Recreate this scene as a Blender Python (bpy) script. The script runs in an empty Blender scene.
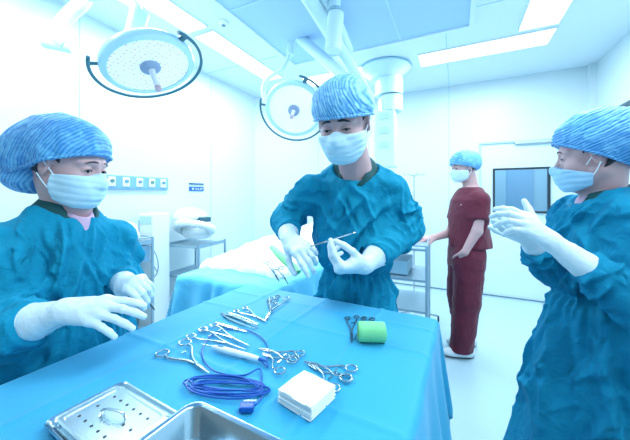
import bpy, math, random
import numpy as np
from mathutils import Matrix, Vector
random.seed(7)
sc = bpy.context.scene
COL = sc.collection
# ------------------------------------------------------------ camera frame
A = math.radians(25.8); CA, SA = math.cos(A), math.sin(A); HC = 1.31; F = 290.0
def CW(X, d, Z):            # right of the camera, ahead of it, height -> room coordinates
    return np.array([CA*X - SA*d, SA*X + CA*d, Z])
def W(px, py, d):
    return CW((px-315)/F*d, d, HC + (195-py)/F*d)
def CD(x, y, z=0.0):        # a direction
    return np.array([CA*x - SA*y, SA*x + CA*y, z])
def PL(px, py, z):          # a point on the level plane z
    d = F*(z-HC)/(195-py)
    return W(px, py, d)
def nrm(v):
    v = np.asarray(v, float); return v/np.linalg.norm(v)
# ------------------------------------------------------------ materials
def new_mat(name):
    m = bpy.data.materials.new(name); m.use_nodes = True
    return m, m.node_tree, m.node_tree.nodes['Principled BSDF']
def mat(name, col, rough=.5, metal=0, bump=None, sheen=0, emit=None, estr=0, sss=0, spec=None, coat=0, col2=None, cscale=20, alpha=1, trans=0):
    m, nt, b = new_mat(name)
    b.inputs['Base Color'].default_value = (*col, 1)
    b.inputs['Roughness'].default_value = rough
    b.inputs['Metallic'].default_value = metal
    if spec is not None: b.inputs['Specular IOR Level'].default_value = spec
    if sheen: b.inputs['Sheen Weight'].default_value = sheen
    if sss:
        b.inputs['Subsurface Weight'].default_value = sss
        b.inputs['Subsurface Radius'].default_value = (.02, .01, .006)
        b.inputs['Subsurface Scale'].default_value = .3
    if coat: b.inputs['Coat Weight'].default_value = coat
    if trans: b.inputs['Transmission Weight'].default_value = trans
    if alpha < 1: b.inputs['Alpha'].default_value = alpha
    if emit: b.inputs['Emission Color'].default_value = (*emit, 1); b.inputs['Emission Strength'].default_value = estr
    N, L = nt.nodes, nt.links
    tc = N.new('ShaderNodeTexCoord')
    if col2:
        n = N.new('ShaderNodeTexNoise'); n.inputs['Scale'].default_value = cscale; n.inputs['Detail'].default_value = 3
        L.new(tc.outputs['Object'], n.inputs['Vector'])
        mx = N.new('ShaderNodeMix'); mx.data_type = 'RGBA'
        mx.inputs[6].default_value = (*col, 1); mx.inputs[7].default_value = (*col2, 1)
        L.new(n.outputs['Fac'], mx.inputs[0]); L.new(mx.outputs[2], b.inputs['Base Color'])
    if bump:
        last = None
        for (sc_, det, dist, strength, distance) in bump:
            n = N.new('ShaderNodeTexNoise'); n.inputs['Scale'].default_value = abs(sc_)
            n.inputs['Detail'].default_value = det; n.inputs['Distortion'].default_value = dist
            if sc_ < 0:
                n.noise_type = 'RIDGED_MULTIFRACTAL'
                mp = N.new('ShaderNodeMapping'); mp.inputs['Scale'].default_value = (1, 1, .5); mp.inputs['Rotation'].default_value = (.25, .2, 0)
                L.new(tc.outputs['Object'], mp.inputs['Vector']); L.new(mp.outputs[0], n.inputs['Vector'])
            else: L.new(tc.outputs['Object'], n.inputs['Vector'])
            bp = N.new('ShaderNodeBump'); bp.inputs['Strength'].default_value = strength
            bp.inputs['Distance'].default_value = distance
            L.new(n.outputs['Fac'], bp.inputs['Height'])
            if last: L.new(last.outputs['Normal'], bp.inputs['Normal'])
            last = bp
        L.new(last.outputs['Normal'], b.inputs['Normal'])
    return m
def cap_mat(name, ax, freq, dark, light):
    m, nt, b = new_mat(name); N, L = nt.nodes, nt.links
    tc = N.new('ShaderNodeTexCoord')
    dot = N.new('ShaderNodeVectorMath'); dot.operation = 'DOT_PRODUCT'; dot.inputs[1].default_value = tuple(ax)
    L.new(tc.outputs['Object'], dot.inputs[0])
    n = N.new('ShaderNodeTexNoise'); n.inputs['Scale'].default_value = 16; n.inputs['Detail'].default_value = 2
    L.new(tc.outputs['Object'], n.inputs['Vector'])
    ma = N.new('ShaderNodeMath'); ma.operation = 'MULTIPLY_ADD'; ma.inputs[1].default_value = .018
    L.new(n.outputs['Fac'], ma.inputs[0]); L.new(dot.outputs['Value'], ma.inputs[2])
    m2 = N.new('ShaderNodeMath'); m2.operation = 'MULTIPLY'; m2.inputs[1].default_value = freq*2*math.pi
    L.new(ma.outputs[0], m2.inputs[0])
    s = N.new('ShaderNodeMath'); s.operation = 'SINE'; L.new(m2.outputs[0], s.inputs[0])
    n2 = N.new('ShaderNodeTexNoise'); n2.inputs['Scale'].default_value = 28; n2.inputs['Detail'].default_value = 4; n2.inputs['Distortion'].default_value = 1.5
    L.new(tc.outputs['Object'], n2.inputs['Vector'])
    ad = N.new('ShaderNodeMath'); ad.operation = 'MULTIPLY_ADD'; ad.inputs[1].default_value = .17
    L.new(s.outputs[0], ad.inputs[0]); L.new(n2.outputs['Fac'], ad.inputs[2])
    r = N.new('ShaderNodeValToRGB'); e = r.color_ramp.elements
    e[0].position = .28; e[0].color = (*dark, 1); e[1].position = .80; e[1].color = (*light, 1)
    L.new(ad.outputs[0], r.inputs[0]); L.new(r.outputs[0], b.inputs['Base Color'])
    bp = N.new('ShaderNodeBump'); bp.inputs['Strength'].default_value = .8; bp.inputs['Distance'].default_value = .004
    L.new(ad.outputs[0], bp.inputs['Height']); L.new(bp.outputs['Normal'], b.inputs['Normal'])
    b.inputs['Roughness'].default_value = .6; b.inputs['Sheen Weight'].default_value = .15
    return m
# ------------------------------------------------------------ objects
def prop(o, label=None, cat=None, group=None, kind=None):
    if label: o['label'] = label
    if cat: o['category'] = cat
    if group: o['group'] = group
    if kind: o['kind'] = kind
    return o
def empty(name, loc, label, cat, group=None, rz=0):
    o = bpy.data.objects.new(name, None); o.location = tuple(loc); o.rotation_euler = (0, 0, rz)
    o.empty_display_size = .05; COL.objects.link(o); bpy.context.view_layer.update()
    return prop(o, label, cat, group)
def mesh_obj(name, verts, faces, m, parent=None, M=None, smooth=True, origin=None, bevel=0):
    """verts in world coordinates unless M (local->world) is given, then local to M"""
    verts = np.asarray(verts, dtype=np.float64)
    if M is None:
        o0 = np.array(origin if origin is not None else (tuple(parent.matrix_world.translation) if parent else verts.mean(0) if False else (verts[:,0].mean(), verts[:,1].mean(), verts[:,2].min())))
        M = Matrix.Translation(Vector(o0)); verts = verts - o0
    me = bpy.data.meshes.new(name)
    if isinstance(faces, np.ndarray):
        nf, k = faces.shape
        me.vertices.add(len(verts)); me.vertices.foreach_set('co', verts.astype(np.float32).ravel())
        me.loops.add(nf*k); me.loops.foreach_set('vertex_index', faces.astype(np.int32).ravel())
        me.polygons.add(nf); me.polygons.foreach_set('loop_start', np.arange(0, nf*k, k, dtype=np.int32))
        me.update(calc_edges=True); me.validate()
    else:
        me.from_pydata([tuple(v) for v in verts], [], faces); me.update()
    me.materials.append(m)
    if smooth:
        me.polygons.foreach_set('use_smooth', np.ones(len(me.polygons), dtype=bool))
    o = bpy.data.objects.new(name, me); COL.objects.link(o)
    if parent:
        o.parent = parent
        o.matrix_basis = parent.matrix_world.inverted() @ M
    else:
        o.matrix_basis = M
    bpy.context.view_layer.update()
    if bevel:
        bv = o.modifiers.new('bevel', 'BEVEL'); bv.width = bevel; bv.segments = 2; bv.limit_method = 'ANGLE'
        bv.angle_limit = math.radians(50)
    return o
def basis(o, x, z):
    """4x4 frame at o: x axis along x, z axis as near z as can be"""
    x = nrm(x); y = nrm(np.cross(z, x)); z = np.cross(x, y)
    M = Matrix.Identity(4)
    for i in range(3):
        M[i][0] = x[i]; M[i][1] = y[i]; M[i][2] = z[i]; M[i][3] = o[i]
    return M
def catmull(pts, n=6):
    pts = [np.asarray(p, float) for p in pts]
    P = [2*pts[0]-pts[1]] + pts + [2*pts[-1]-pts[-2]]
    out = []
    for i in range(1, len(P)-2):
        for k in range(n):
            t = k/n
            out.append(.5*((2*P[i]) + (-P[i-1]+P[i+1])*t + (2*P[i-1]-5*P[i]+4*P[i+1]-P[i+2])*t*t + (-P[i-1]+3*P[i]-3*P[i+1]+P[i+2])*t**3))
    out.append(pts[-1]); return out
class MB:
    def __init__(s): s.v = []; s.f = []
    def add(s, v, f):
        o = len(s.v); s.v += [tuple(p) for p in v]; s.f += [tuple(i+o for i in q) for q in f]; return s
    def box(s, c, d, M=None, rz=0):
        x, y, z = [k/2 for k in d]; v = []
        R = Matrix.Rotation(rz, 3, 'Z')
        for a in (-1, 1):
            for b in (-1, 1):
                for e in (-1, 1):
                    p = R @ Vector((a*x, b*y, e*z)) + Vector(c)
                    v.append(M @ p if M else p)
        return s.add(v, [(0,1,3,2),(4,6,7,5),(0,4,5,1),(2,3,7,6),(0,2,6,4),(1,5,7,3)])
    def tube(s, pts, r, n=10, closed=False, flat=1.0, cap=True):
        pts = [np.asarray(p, float) for p in pts]; m = len(pts)
        rs = r if hasattr(r, '__len__') else [r]*m
        v = []; ref = None
        for i in range(m):
            a = pts[(i-1) % m] if (closed or i > 0) else pts[i]
            b = pts[(i+1) % m] if (closed or i < m-1) else pts[i]
            t = nrm(b-a)
            if ref is None: ref = np.array([0, 0, 1.]) if abs(t[2]) < .9 else np.array([1., 0, 0])
            u = ref - t*np.dot(ref, t); u = nrm(u); ref = u; w = np.cross(t, u)
            for k in range(n):
                an = 2*math.pi*k/n
                v.append(pts[i] + rs[i]*(math.cos(an)*u*flat + math.sin(an)*w))
        f = []
        for i in range(m if closed else m-1):
            j = (i+1) % m
            for k in range(n):
                l = (k+1) % n
                f.append((i*n+k, j*n+k, j*n+l, i*n+l)[::-1])
        if not closed and cap:
            f.append(tuple(range(n))); f.append(tuple((m-1)*n+k for k in range(n))[::-1])
        return s.add(v, f)
    def cyl(s, a, b, r, r2=None, n=20):
        return s.tube([a, b], [r, r if r2 is None else r2], n=n)
    def lathe(s, prof, M=None, n=40, cap=True):
        v = []; f = []
        for (r, z) in prof:
            for k in range(n):
                an = 2*math.pi*k/n; p = Vector((r*math.cos(an), r*math.sin(an), z)); v.append(M @ p if M else p)
        for i in range(len(prof)-1):
            for k in range(n):
                l = (k+1) % n; f.append((i*n+k, i*n+l, (i+1)*n+l, (i+1)*n+k))
        if cap:
            f.append(tuple(range(n))[::-1]); f.append(tuple((len(prof)-1)*n+k for k in range(n)))
        return s.add(v, f)
    def build(s, name, m, parent=None, smooth=True, bevel=0, **k):
        o = mesh_obj(name, s.v, s.f, m, parent, smooth=smooth, bevel=bevel, **k)
        if smooth:
            for p in o.data.polygons:
                if len(p.vertices) > 4: p.use_smooth = False
            try: o.data.set_sharp_from_angle(angle=math.radians(42))
            except Exception: pass
        return o
def ring(c, n, r, k=24):
    n = nrm(n); u = np.cross(n, [0, 0, 1.]); u = nrm(u) if np.linalg.norm(u) > 1e-3 else np.array([1., 0, 0]); w = np.cross(n, u)
    return [np.asarray(c) + r*(math.cos(2*math.pi*i/k)*u + math.sin(2*math.pi*i/k)*w) for i in range(k)]
# ------------------------------------------------------------ signed distance modelling
def hash3(ix, iy, iz):
    h = (ix.astype(np.int64)*374761393 + iy.astype(np.int64)*668265263 + iz.astype(np.int64)*1442695041) & 0xffffffff
    h = ((h ^ (h >> 13))*1274126177) & 0xffffffff
    return ((h ^ (h >> 16)) & 0xffff).astype(np.float32)/65535.
def vnoise(x, y, z):
    xi, yi, zi = np.floor(x), np.floor(y), np.floor(z)
    fx, fy, fz = x-xi, y-yi, z-zi
    fx = fx*fx*(3-2*fx); fy = fy*fy*(3-2*fy); fz = fz*fz*(3-2*fz)
    xi = xi.astype(np.int64); yi = yi.astype(np.int64); zi = zi.astype(np.int64)
    def c(a, b, d): return hash3(xi+a, yi+b, zi+d)
    x00 = c(0,0,0)*(1-fx)+c(1,0,0)*fx; x10 = c(0,1,0)*(1-fx)+c(1,1,0)*fx
    x01 = c(0,0,1)*(1-fx)+c(1,0,1)*fx; x11 = c(0,1,1)*(1-fx)+c(1,1,1)*fx
    return (x00*(1-fy)+x10*fy)*(1-fz) + (x01*(1-fy)+x11*fy)*fz
def ridge(x, y, z):
    return (1-np.abs(2*vnoise(x, y, z)-1))**2
def smin(a, b, k):
    if k <= 0: return np.minimum(a, b)
    h = np.maximum(k-np.abs(a-b), 0)/k
    return np.minimum(a, b) - h*h*k*.25
def smax(a, b, k): return -smin(-a, -b, k)
def rc(a, b, ra, rb, wr=0, wf=30, seed=0):
    a = np.asarray(a, np.float32); b = np.asarray(b, np.float32); ab = b-a; L2 = float(ab@ab); Ln = math.sqrt(L2)
    def f(P):
        q = P-a; t = np.clip((q@ab)/L2, 0, 1)
        d = np.linalg.norm(q-t[:, None]*ab, axis=1)
        r = ra+(rb-ra)*t
        if wr:
            tt = (q@ab)/Ln
            w = vnoise(P[:,0]*9+seed, P[:,1]*9, P[:,2]*9)
            r = r + wr*(ridge(tt*wf*.5+w*2.2, w*1.5+P[:,0]*4, P[:,2]*4+seed)-.35)
        return d-r
    return f
def foldset(seed, n, u0, u1, z0, z1, ang, spread, ln=(.10, .28), w=(.006, .013), h=(.004, .009)):
    """n cloth creases as ridges with a valley beside them, on a surface unrolled to (u, z)"""
    r = random.Random(seed); L_ = []
    for _ in range(n):
        a = ang + r.uniform(-spread, spread)
        L_.append((r.uniform(u0, u1), r.uniform(z0, z1), math.cos(a), math.sin(a), r.uniform(*ln)/2, r.uniform(*w), r.uniform(*h), r.uniform(-2.2, 2.2), r.choice((-1, 1))))
    def f(u, z):
        d = np.zeros_like(u); h_k = 1.75
        for (cu, cz, ca, sa, hl, w_, h_, cv, sg) in L_:
            t = (u-cu)*ca+(z-cz)*sa; s = -(u-cu)*sa+(z-cz)*ca + cv*t*t
            m = (np.abs(t) < hl) & (np.abs(s) < 5*w_)
            if not m.any(): continue
            tt = 1-(t[m]/hl)**2; sm_ = s[m]
            d[m] += h_k*h_*tt*(np.exp(-np.abs(sm_/w_)**1.25) - .55*np.exp(-((sm_-sg*2.0*w_)/(w_*1.2))**2))
        return d
    return f
def rcf(a, b, ra, rb, fs):
    a = np.asarray(a, np.float32); b = np.asarray(b, np.float32); ab = b-a; L2 = float(ab@ab); Ln = math.sqrt(L2)
    n = ab/Ln; e1 = nrm(np.cross(n, (.3, .2, 1))).astype(np.float32); e2 = np.cross(n, e1).astype(np.float32)
    def f(P):
        q = P-a; tr = q@n; t = np.clip(tr/Ln, 0, 1); r = ra+(rb-ra)*t
        return np.linalg.norm(q-(t*Ln)[:, None]*n, axis=1) - r - fs(np.arctan2(q@e2, q@e1)*.065, tr)
    return f
def ell(c, r, M=None):
    c = np.asarray(c, np.float32); r = np.asarray(r, np.float32)
    def f(P):
        q = P-c
        if M is not None: q = q@M
        k0 = np.linalg.norm(q/r, axis=1); k1 = np.linalg.norm(q/(r*r), axis=1)
        return k0*(k0-1)/np.maximum(k1, 1e-4)
    return f
def loft(org, fw, secs, folds=None):
    """secs: (z, cx, cy, a, b) in a frame at org whose x axis is fw; folds: f(local x, y, z, angle)->offset"""
    fw = nrm([fw[0], fw[1], 0]); lf = np.array([-fw[1], fw[0], 0])
    S = np.array(sorted(secs), np.float32); org = np.asarray(org, np.float32)
    def f(P):
        q = P-org; x = q@fw.astype(np.float32); y = q@lf.astype(np.float32); z = q[:, 2]
        cx = np.interp(z, S[:,0], S[:,1]); cy = np.interp(z, S[:,0], S[:,2]); a = np.interp(z, S[:,0], S[:,3]); b = np.interp(z, S[:,0], S[:,4])
        xx = x-cx; yy = y-cy
        k = np.sqrt((xx/a)**2+(yy/b)**2)
        rr = np.sqrt(xx*xx+yy*yy)
        d = rr*(1-1/np.maximum(k, 1e-3))*np.minimum(1, .55+.45*np.minimum(a, b)/np.maximum(a, b))
        d = np.where(k < .2, -np.minimum(a, b)*.8, d)
        if folds: d = d - folds(x, y, z, np.arctan2(yy, xx))
        return smax(d, np.maximum(z-S[-1,0], S[0,0]-z), .02)
    return f
def axis(lo, hi, h, fine=None, hc=None):
    if fine is None: return np.arange(lo, hi+h, h, dtype=np.float32)
    out = [lo]
    while out[-1] < hi:
        p = out[-1]; out.append(p + (h if fine[0] <= p <= fine[1] else (hc if not (fine[0]-hc < p < fine[0]) else max(fine[0]-p, h*.5) if fine[0]-p > h*.4 else h)))
    return np.array(out, dtype=np.float32)
def sdf_mesh(f, X, Y, Z, smooth=1, B=10):
    nx, ny, nz = len(X), len(Y), len(Z)
    V = np.full((nx, ny, nz), 1., np.float32)
    bi = [range(0, n, B) for n in (nx, ny, nz)]
    blocks = []; cen = []; rad = []
    for i in bi[0]:
        i1 = min(i+B, nx); 
        for j in bi[1]:
            j1 = min(j+B, ny)
            for k in bi[2]:
                k1 = min(k+B, nz)
                lo = np.array([X[i], Y[j], Z[k]]); hi = np.array([X[i1-1], Y[j1-1], Z[k1-1]])
                blocks.append((i,i1,j,j1,k,k1)); cen.append((lo+hi)/2); rad.append(np.linalg.norm(hi-lo)/2)
    fc = f(np.array(cen, np.float32)); rad = np.array(rad)
    act = []
    for q, b in enumerate(blocks):
        if abs(fc[q]) < rad[q]*1.35+.02: act.append(b)
        elif fc[q] < 0: V[b[0]:b[1], b[2]:b[3], b[4]:b[5]] = -1
    CH = 400
    for s in range(0, len(act), CH):
        pts = []; 
        for (i,i1,j,j1,k,k1) in act[s:s+CH]:
            g = np.stack(np.meshgrid(X[i:i1], Y[j:j1], Z[k:k1], indexing='ij'), -1).reshape(-1, 3); pts.append(g)
        val = f(np.concatenate(pts)).astype(np.float32); o = 0
        for (i,i1,j,j1,k,k1) in act[s:s+CH]:
            n = (i1-i)*(j1-j)*(k1-k); V[i:i1, j:j1, k:k1] = val[o:o+n].reshape(i1-i, j1-j, k1-k); o += n
    S = V < 0
    cnt = np.zeros((nx-1, ny-1, nz-1), np.int8)
    for a in (0, 1):
        for b in (0, 1):
            for c in (0, 1): cnt += S[a:nx-1+a, b:ny-1+b, c:nz-1+c]
    ci, cj, ck = np.nonzero((cnt > 0) & (cnt < 8))
    idx = -np.ones((nx-1, ny-1, nz-1), np.int32); idx[ci, cj, ck] = np.arange(len(ci))
    acc = np.zeros((len(ci), 3)); num = np.zeros(len(ci))
    G = (X, Y, Z)
    for ax in range(3):
        o1, o2 = [(1, 2), (0, 2), (0, 1)][ax]
        for a in (0, 1):
            for b in (0, 1):
                s0 = [ci, cj, ck]; s0 = [q.copy() for q in s0]; s0[o1] += a; s0[o2] += b
                s1 = [q.copy() for q in s0]; s1[ax] += 1
                v0 = V[tuple(s0)]; v1 = V[tuple(s1)]; m = (v0 < 0) != (v1 < 0)
                t = v0[m]/(v0[m]-v1[m]); p = np.zeros((m.sum(), 3))
                for d in range(3): p[:, d] = G[d][s0[d][m]]
                p[:, ax] += t*(G[ax][s1[ax][m]]-G[ax][s0[ax][m]])
                acc[m] += p; num[m] += 1
    verts = acc/num[:, None]
    quads = []
    for ax in range(3):
        o1, o2 = [(1, 2), (2, 0), (0, 1)][ax]
        sl0 = [slice(None)]*3; sl1 = [slice(None)]*3; sl0[ax] = slice(0, -1); sl1[ax] = slice(1, None)
        E = S[tuple(sl0)] != S[tuple(sl1)]; e = list(np.nonzero(E))
        m = (e[o1] > 0) & (e[o2] > 0) & (e[o1] < (nx-1, ny-1, nz-1)[o1]) & (e[o2] < (nx-1, ny-1, nz-1)[o2])
        e = [q[m] for q in e]; ins = S[tuple(e)]
        def C(a, b):
            q = [w.copy() for w in e]; q[o1] -= a; q[o2] -= b; return idx[tuple(q)]
        q = np.stack([C(1,1), C(0,1), C(0,0), C(1,0)], 1)
        q[~ins] = q[~ins][:, ::-1]; quads.append(q)
    F_ = np.concatenate(quads); F_ = F_[(F_ >= 0).all(1)]
    E = np.concatenate([F_[:, [0,1]], F_[:, [1,2]], F_[:, [2,3]], F_[:, [3,0]]])
    for _ in range(smooth):
        s = np.zeros_like(verts); c = np.zeros(len(verts))
        for d in range(3):
            s[:, d] = np.bincount(E[:,0], verts[E[:,1], d], len(verts)) + np.bincount(E[:,1], verts[E[:,0], d], len(verts))
        c = np.bincount(E[:,0], minlength=len(verts)) + np.bincount(E[:,1], minlength=len(verts))
        verts = verts*.5 + .5*s/np.maximum(c, 1)[:, None]
    return verts, F_
def union(prims, k):
    def f(P):
        d = None
        for p in prims:
            kk = k
            if isinstance(p, tuple): p, kk = p
            v = p(P); d = v if d is None else smin(d, v, kk)
        return d
    return f
def sdf_obj(name, f, lo, hi, h, m, parent, M=None, smooth=1, fine=None, hc=None):
    if fine: X, Y, Z = [axis(lo[i], hi[i], h, (fine[0][i], fine[1][i]), hc) for i in range(3)]
    else: X, Y, Z = [axis(lo[i], hi[i], h) for i in range(3)]
    v, q = sdf_mesh(f, X, Y, Z, smooth)
    return mesh_obj(name, v, q, m, parent, M=M)
def project(f, p, off=0.0, it=6):
    p = np.asarray(p, np.float32)[None].copy(); e = 1e-3
    for _ in range(it):
        d = f(p)[0]-off
        g = np.array([f(p+np.eye(3, dtype=np.float32)[i]*e)[0]-f(p-np.eye(3, dtype=np.float32)[i]*e)[0] for i in range(3)])/(2*e)
        p = p - (d*g/max(g@g, .2)).astype(np.float32)
    return p[0].astype(float)
# ============================================================ the room
M_wall = mat('wall_panel', (.68, .82, .88), .35, bump=[(3, 2, 0, .02, .01)])
M_ceil = mat('ceiling_paint', (.76, .90, .98), .6)
M_vent = mat('laminar_screen', (.44, .67, .95), .6)
M_floor = mat('vinyl_floor', (.50, .70, .80), .22, spec=.5, col2=(.47, .68, .79), cscale=6)
M_seam = mat('seam', (.45, .70, .82), .6)
M_dark = mat('dark_rubber', (.012, .03, .045), .5)
M_white = mat('white_enamel', (.85, .93, .96), .3)
M_steel = mat('brushed_steel', (.62, .70, .74), .26, 1)
M_shiny = mat('polished_steel', (.72, .80, .84), .16, 1)
M_light = mat('light_diffuser', (1, 1, 1), .5, emit=(.92, .98, 1), estr=3)
XL, XR, YB, YF, ZC = -2.75, 1.435, 4.38, -2.2, 2.8
def struct(name, mb, m, **k):
    o = mb.build(name, m, None, smooth=False, **k); o['kind'] = 'structure'; return o
struct('floor', MB().box(((XL+XR)/2, (YB+YF)/2, -.05), (XR-XL+.6, YB-YF+.6, .1)), M_floor)
struct('ceiling', MB().box(((XL+XR)/2, (YB+YF)/2, ZC+.05), (XR-XL+.6, YB-YF+.6, .1)), M_ceil)
struct('wall_left', MB().box((XL-.05, (3.57+YF)/2, ZC/2), (.1, 3.57-YF, ZC)), M_wall)
struct('wall_right', MB().box((XR+.05, (YB+YF)/2, ZC/2), (.1, YB-YF, ZC)), M_wall)
# back wall with the door opening and the chamfered corner
DX0, DX1, DZ = .306, 1.26, 1.97
WX0, WX1, WZ0, WZ1 = .45, 1.02, 1.10, 1.64
bw = MB()
bw.box(((-2.05+DX0)/2, YB+.05, ZC/2), (DX0+2.05, .1, ZC))
bw.box(((XR+.1+DX1)/2, YB+.05, ZC/2), (XR+.1-DX1, .1, ZC))
bw.box(((DX0+DX1)/2, YB+.05, (ZC+DZ)/2), (DX1-DX0, .1, ZC-DZ))
struct('wall_back', bw, M_wall)
ch = MB(); ch.box(((XL-2.05)/2-.03, (3.57+YB)/2+.03, ZC/2), (math.hypot(.70, .81)+.05, .06, ZC), rz=math.atan2(.81, .70))
struct('wall_corner', ch, M_wall)
# vertical panel seams
n = 1
for y in (1.29, 2.70, -.1):
    struct('trim_%d' % n, MB().box((XL+.001, y, ZC/2), (.004, .007, ZC)), M_seam); n += 1
for x in (-.077, -1.2):
    struct('trim_%d' % n, MB().box((x, YB-.001, ZC/2), (.008, .004, ZC)), M_seam); n += 1
struct('trim_%d' % n, MB().box((XR-.06, YB-.03, ZC/2), (.006, .06, ZC)).box((XR-.03, YB-.06, ZC/2), (.06, .006, ZC)), M_wall); n += 1
M_base = mat('base_joint', (.12, .26, .34), .5)
struct('baseboard_back', MB().box(((-2.05+XR)/2, YB-.004, .012), (XR+2.05, .008, .012)), M_base)
struct('baseboard_left', MB().box((XL+.004, (3.57+YF)/2, .012), (.008, 3.57-YF, .012)), M_base)
struct('baseboard_right', MB().box((XR-.004, (YB+YF)/2, .012), (.008, YB-YF, .012)), M_base)
# ceiling seams
for (x0, x1, y) in ((XL, -1.7, 2.62), (.15, XR, 2.62)):
    struct('trim_%d' % n, MB().box(((x0+x1)/2, y, ZC-.001), (x1-x0, .007, .004)), M_seam); n += 1
struct('trim_%d' % n, MB().box((-.077, (2.9+YB)/2, ZC-.001), (.007, YB-2.9, .004)), M_seam); n += 1
# laminar flow ceiling: frame and screens
lf = MB(); LX0, LX1, LY0, LY1 = -1.63, .108, -.3, 2.85
struct('ceiling_screen', MB().box(((LX0+LX1)/2, (LY0+LY1)/2, ZC-.004), (LX1-LX0, LY1-LY0, .01)), M_vent)
for x in (LX0+.58, LX0+1.16): lf.box((x, (LY0+LY1)/2, ZC-.012), (.015, LY1-LY0, .006))
for y in (.75, 1.8): lf.box(((LX0+LX1)/2, y, ZC-.012), (LX1-LX0, .015, .006))
struct('ceiling_grid', lf, mat('screen_bars', (.52, .76, .97), .5))
fr = MB()
for x in (LX0-.02, LX1+.02): fr.box((x, (LY0+LY1)/2, ZC-.01), (.04, LY1-LY0+.08, .03))
for y in (LY0-.02, LY1+.02): fr.box(((LX0+LX1)/2, y, ZC-.01), (LX1-LX0, .04, .03))
struct('trim_%d' % n, fr, M_ceil); n += 1
# ceiling lights
def ceil_light(x0, x1, y0, y1, label):
    c = ((x0+x1)/2, (y0+y1)/2, ZC)
    t = empty('ceiling_light', c, label, 'ceiling light', 'recessed ceiling light panels')
    MB().box((c[0], c[1], ZC-.004), (x1-x0, y1-y0, .006)).build('diffuser', M_light, t, smooth=False)
    f = MB(); w = .012
    for x in (x0-w/2, x1+w/2): f.box((x, c[1], ZC-.006), (w, y1-y0+2*w, .012))
    for y in (y0-w/2, y1+w/2): f.box((c[0], y, ZC-.006), (x1-x0, w, .012))
    f.build('frame', M_white, t, smooth=False)
    ld = bpy.data.lights.new('panel_lamp', 'AREA'); ld.shape = 'RECTANGLE'; ld.size = x1-x0; ld.size_y = y1-y0
    ld.energy = 17; ld.color = (.86, .96, 1); lo = bpy.data.objects.new('panel_lamp', ld); COL.objects.link(lo)
    lo.location = (c[0], c[1], ZC-.02); lo.parent = t; lo.matrix_parent_inverse = t.matrix_world.inverted()
ceil_light(-.35, .81, 3.25, 3.55, 'long white ceiling light panel running along the back wall above the door')
ceil_light(.52, .80, 1.96, 3.16, 'white ceiling light panel at the upper right, end on to the back light')
ceil_light(.52, .80, .70, 1.90, 'white ceiling light panel above the gowned woman on the right')
ceil_light(-2.20, -1.97, 1.96, 3.11, 'white ceiling light strip along the left wall, further one in front of the smaller lamp')
ceil_light(-2.20, -1.97, .72, 1.88, 'white ceiling light strip along the left wall, just right of the large lamp head')
ceil_light(-1.75, -.75, 3.25, 3.55, 'white ceiling light panel behind the lamp arms above the standing surgeon')
ceil_light(-2.20, -1.97, -.52, .64, 'added ceiling light strip along the left wall, unseen, brightening the foreground')  # unseen extra strip, added to brighten people and table in front
ceil_light(.52, .80, -.56, .60, 'added ceiling light panel nearest the camera at the right, unseen, brightening the foreground')  # its right-hand counterpart, likewise added as foreground fill
# smoke detector
p = PL(223.5, 22, ZC-.002)
sd = empty('smoke_detector', (p[0], p[1], ZC), 'small round smoke detector on the ceiling between light strip and blue screen', 'smoke detector')
MB().lathe([(.045, 0), (.045, -.012), (.036, -.02), (.02, -.03), (.0, -.032)], Matrix.Translation((p[0], p[1], ZC-.001))).build('detector_base', M_white, sd)
MB().lathe([(.018, -.028), (.016, -.036), (.0, -.037)], Matrix.Translation((p[0], p[1], ZC-.001))).build('sensor', mat('sensor', (.15, .3, .4), .4), sd)
# door in the back wall
M_door = mat('door_panel', (.70, .88, .96), .35)
M_glass = mat('window_glass', (.62, .84, .98), .04, trans=1, spec=.5)
dr = MB(); y0 = YB+.03
dr.box(((DX0+WX0)/2, y0, DZ/2), (WX0-DX0, .04, DZ)); dr.box(((DX1+WX1)/2, y0, DZ/2), (DX1-WX1, .04, DZ))
dr.box(((WX0+WX1)/2, y0, WZ0/2), (WX1-WX0, .04, WZ0)); dr.box(((WX0+WX1)/2, y0, (DZ+WZ1)/2), (WX1-WX0, .04, DZ-WZ1))
door = struct('door_1', dr, M_door)
f = MB()
f.box((DX0-.012, YB-.004, DZ/2), (.02, .02, DZ)); f.box((DX1+.012, YB-.004, DZ/2), (.02, .02, DZ)); f.box(((DX0+DX1)/2, YB-.004, DZ+.012), (DX1-DX0+.05, .02, .02))
f.build('door_frame', mat('door_trim', (.42, .66, .78), .4), door, smooth=False)
MB().box((.93, YB-.02, DZ-.005), (.52, .035, .04)).build('door_closer', M_steel, door, smooth=False, bevel=.004)
wf = MB(); w = .022; cx, cz = (WX0+WX1)/2, (WZ0+WZ1)/2
for x in (WX0, WX1): wf.box((x, YB+.006, cz), (w, .05, WZ1-WZ0+w))
for z in (WZ0, WZ1): wf.box((cx, YB+.006, z), (WX1-WX0, .05, w))
wn = wf.build('window_frame', M_dark, door, smooth=False, bevel=.003)
MB().box((cx, YB+.03, cz), (WX1-WX0-w, .006, WZ1-WZ0-w)).build('window_glass', M_glass, door, smooth=False)
# corridor beyond the door's window
struct('wall_corridor', MB().box((.6, YB+1.6, 1.4), (3.6, .06, 2.8)), mat('corridor_wall', (.55, .80, .95), .6))
struct('floor_corridor', MB().box((.6, YB+.85, -.05), (3.6, 1.5, .1)), M_floor)
cd = struct('door_2', MB().box((.98, YB+1.55, 1.05), (.36, .04, 2.1)).box((1.75, YB+1.55, 1.05), (.5, .04, 2.1)), mat('corridor_door', (.35, .60, .85), .5))
ceil_light(.3, 1.2, YB+.7, YB+1.0, 'added light brightening the corridor beyond the door, out of sight')  # added lamp so the view through the door window is brighter
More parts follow.
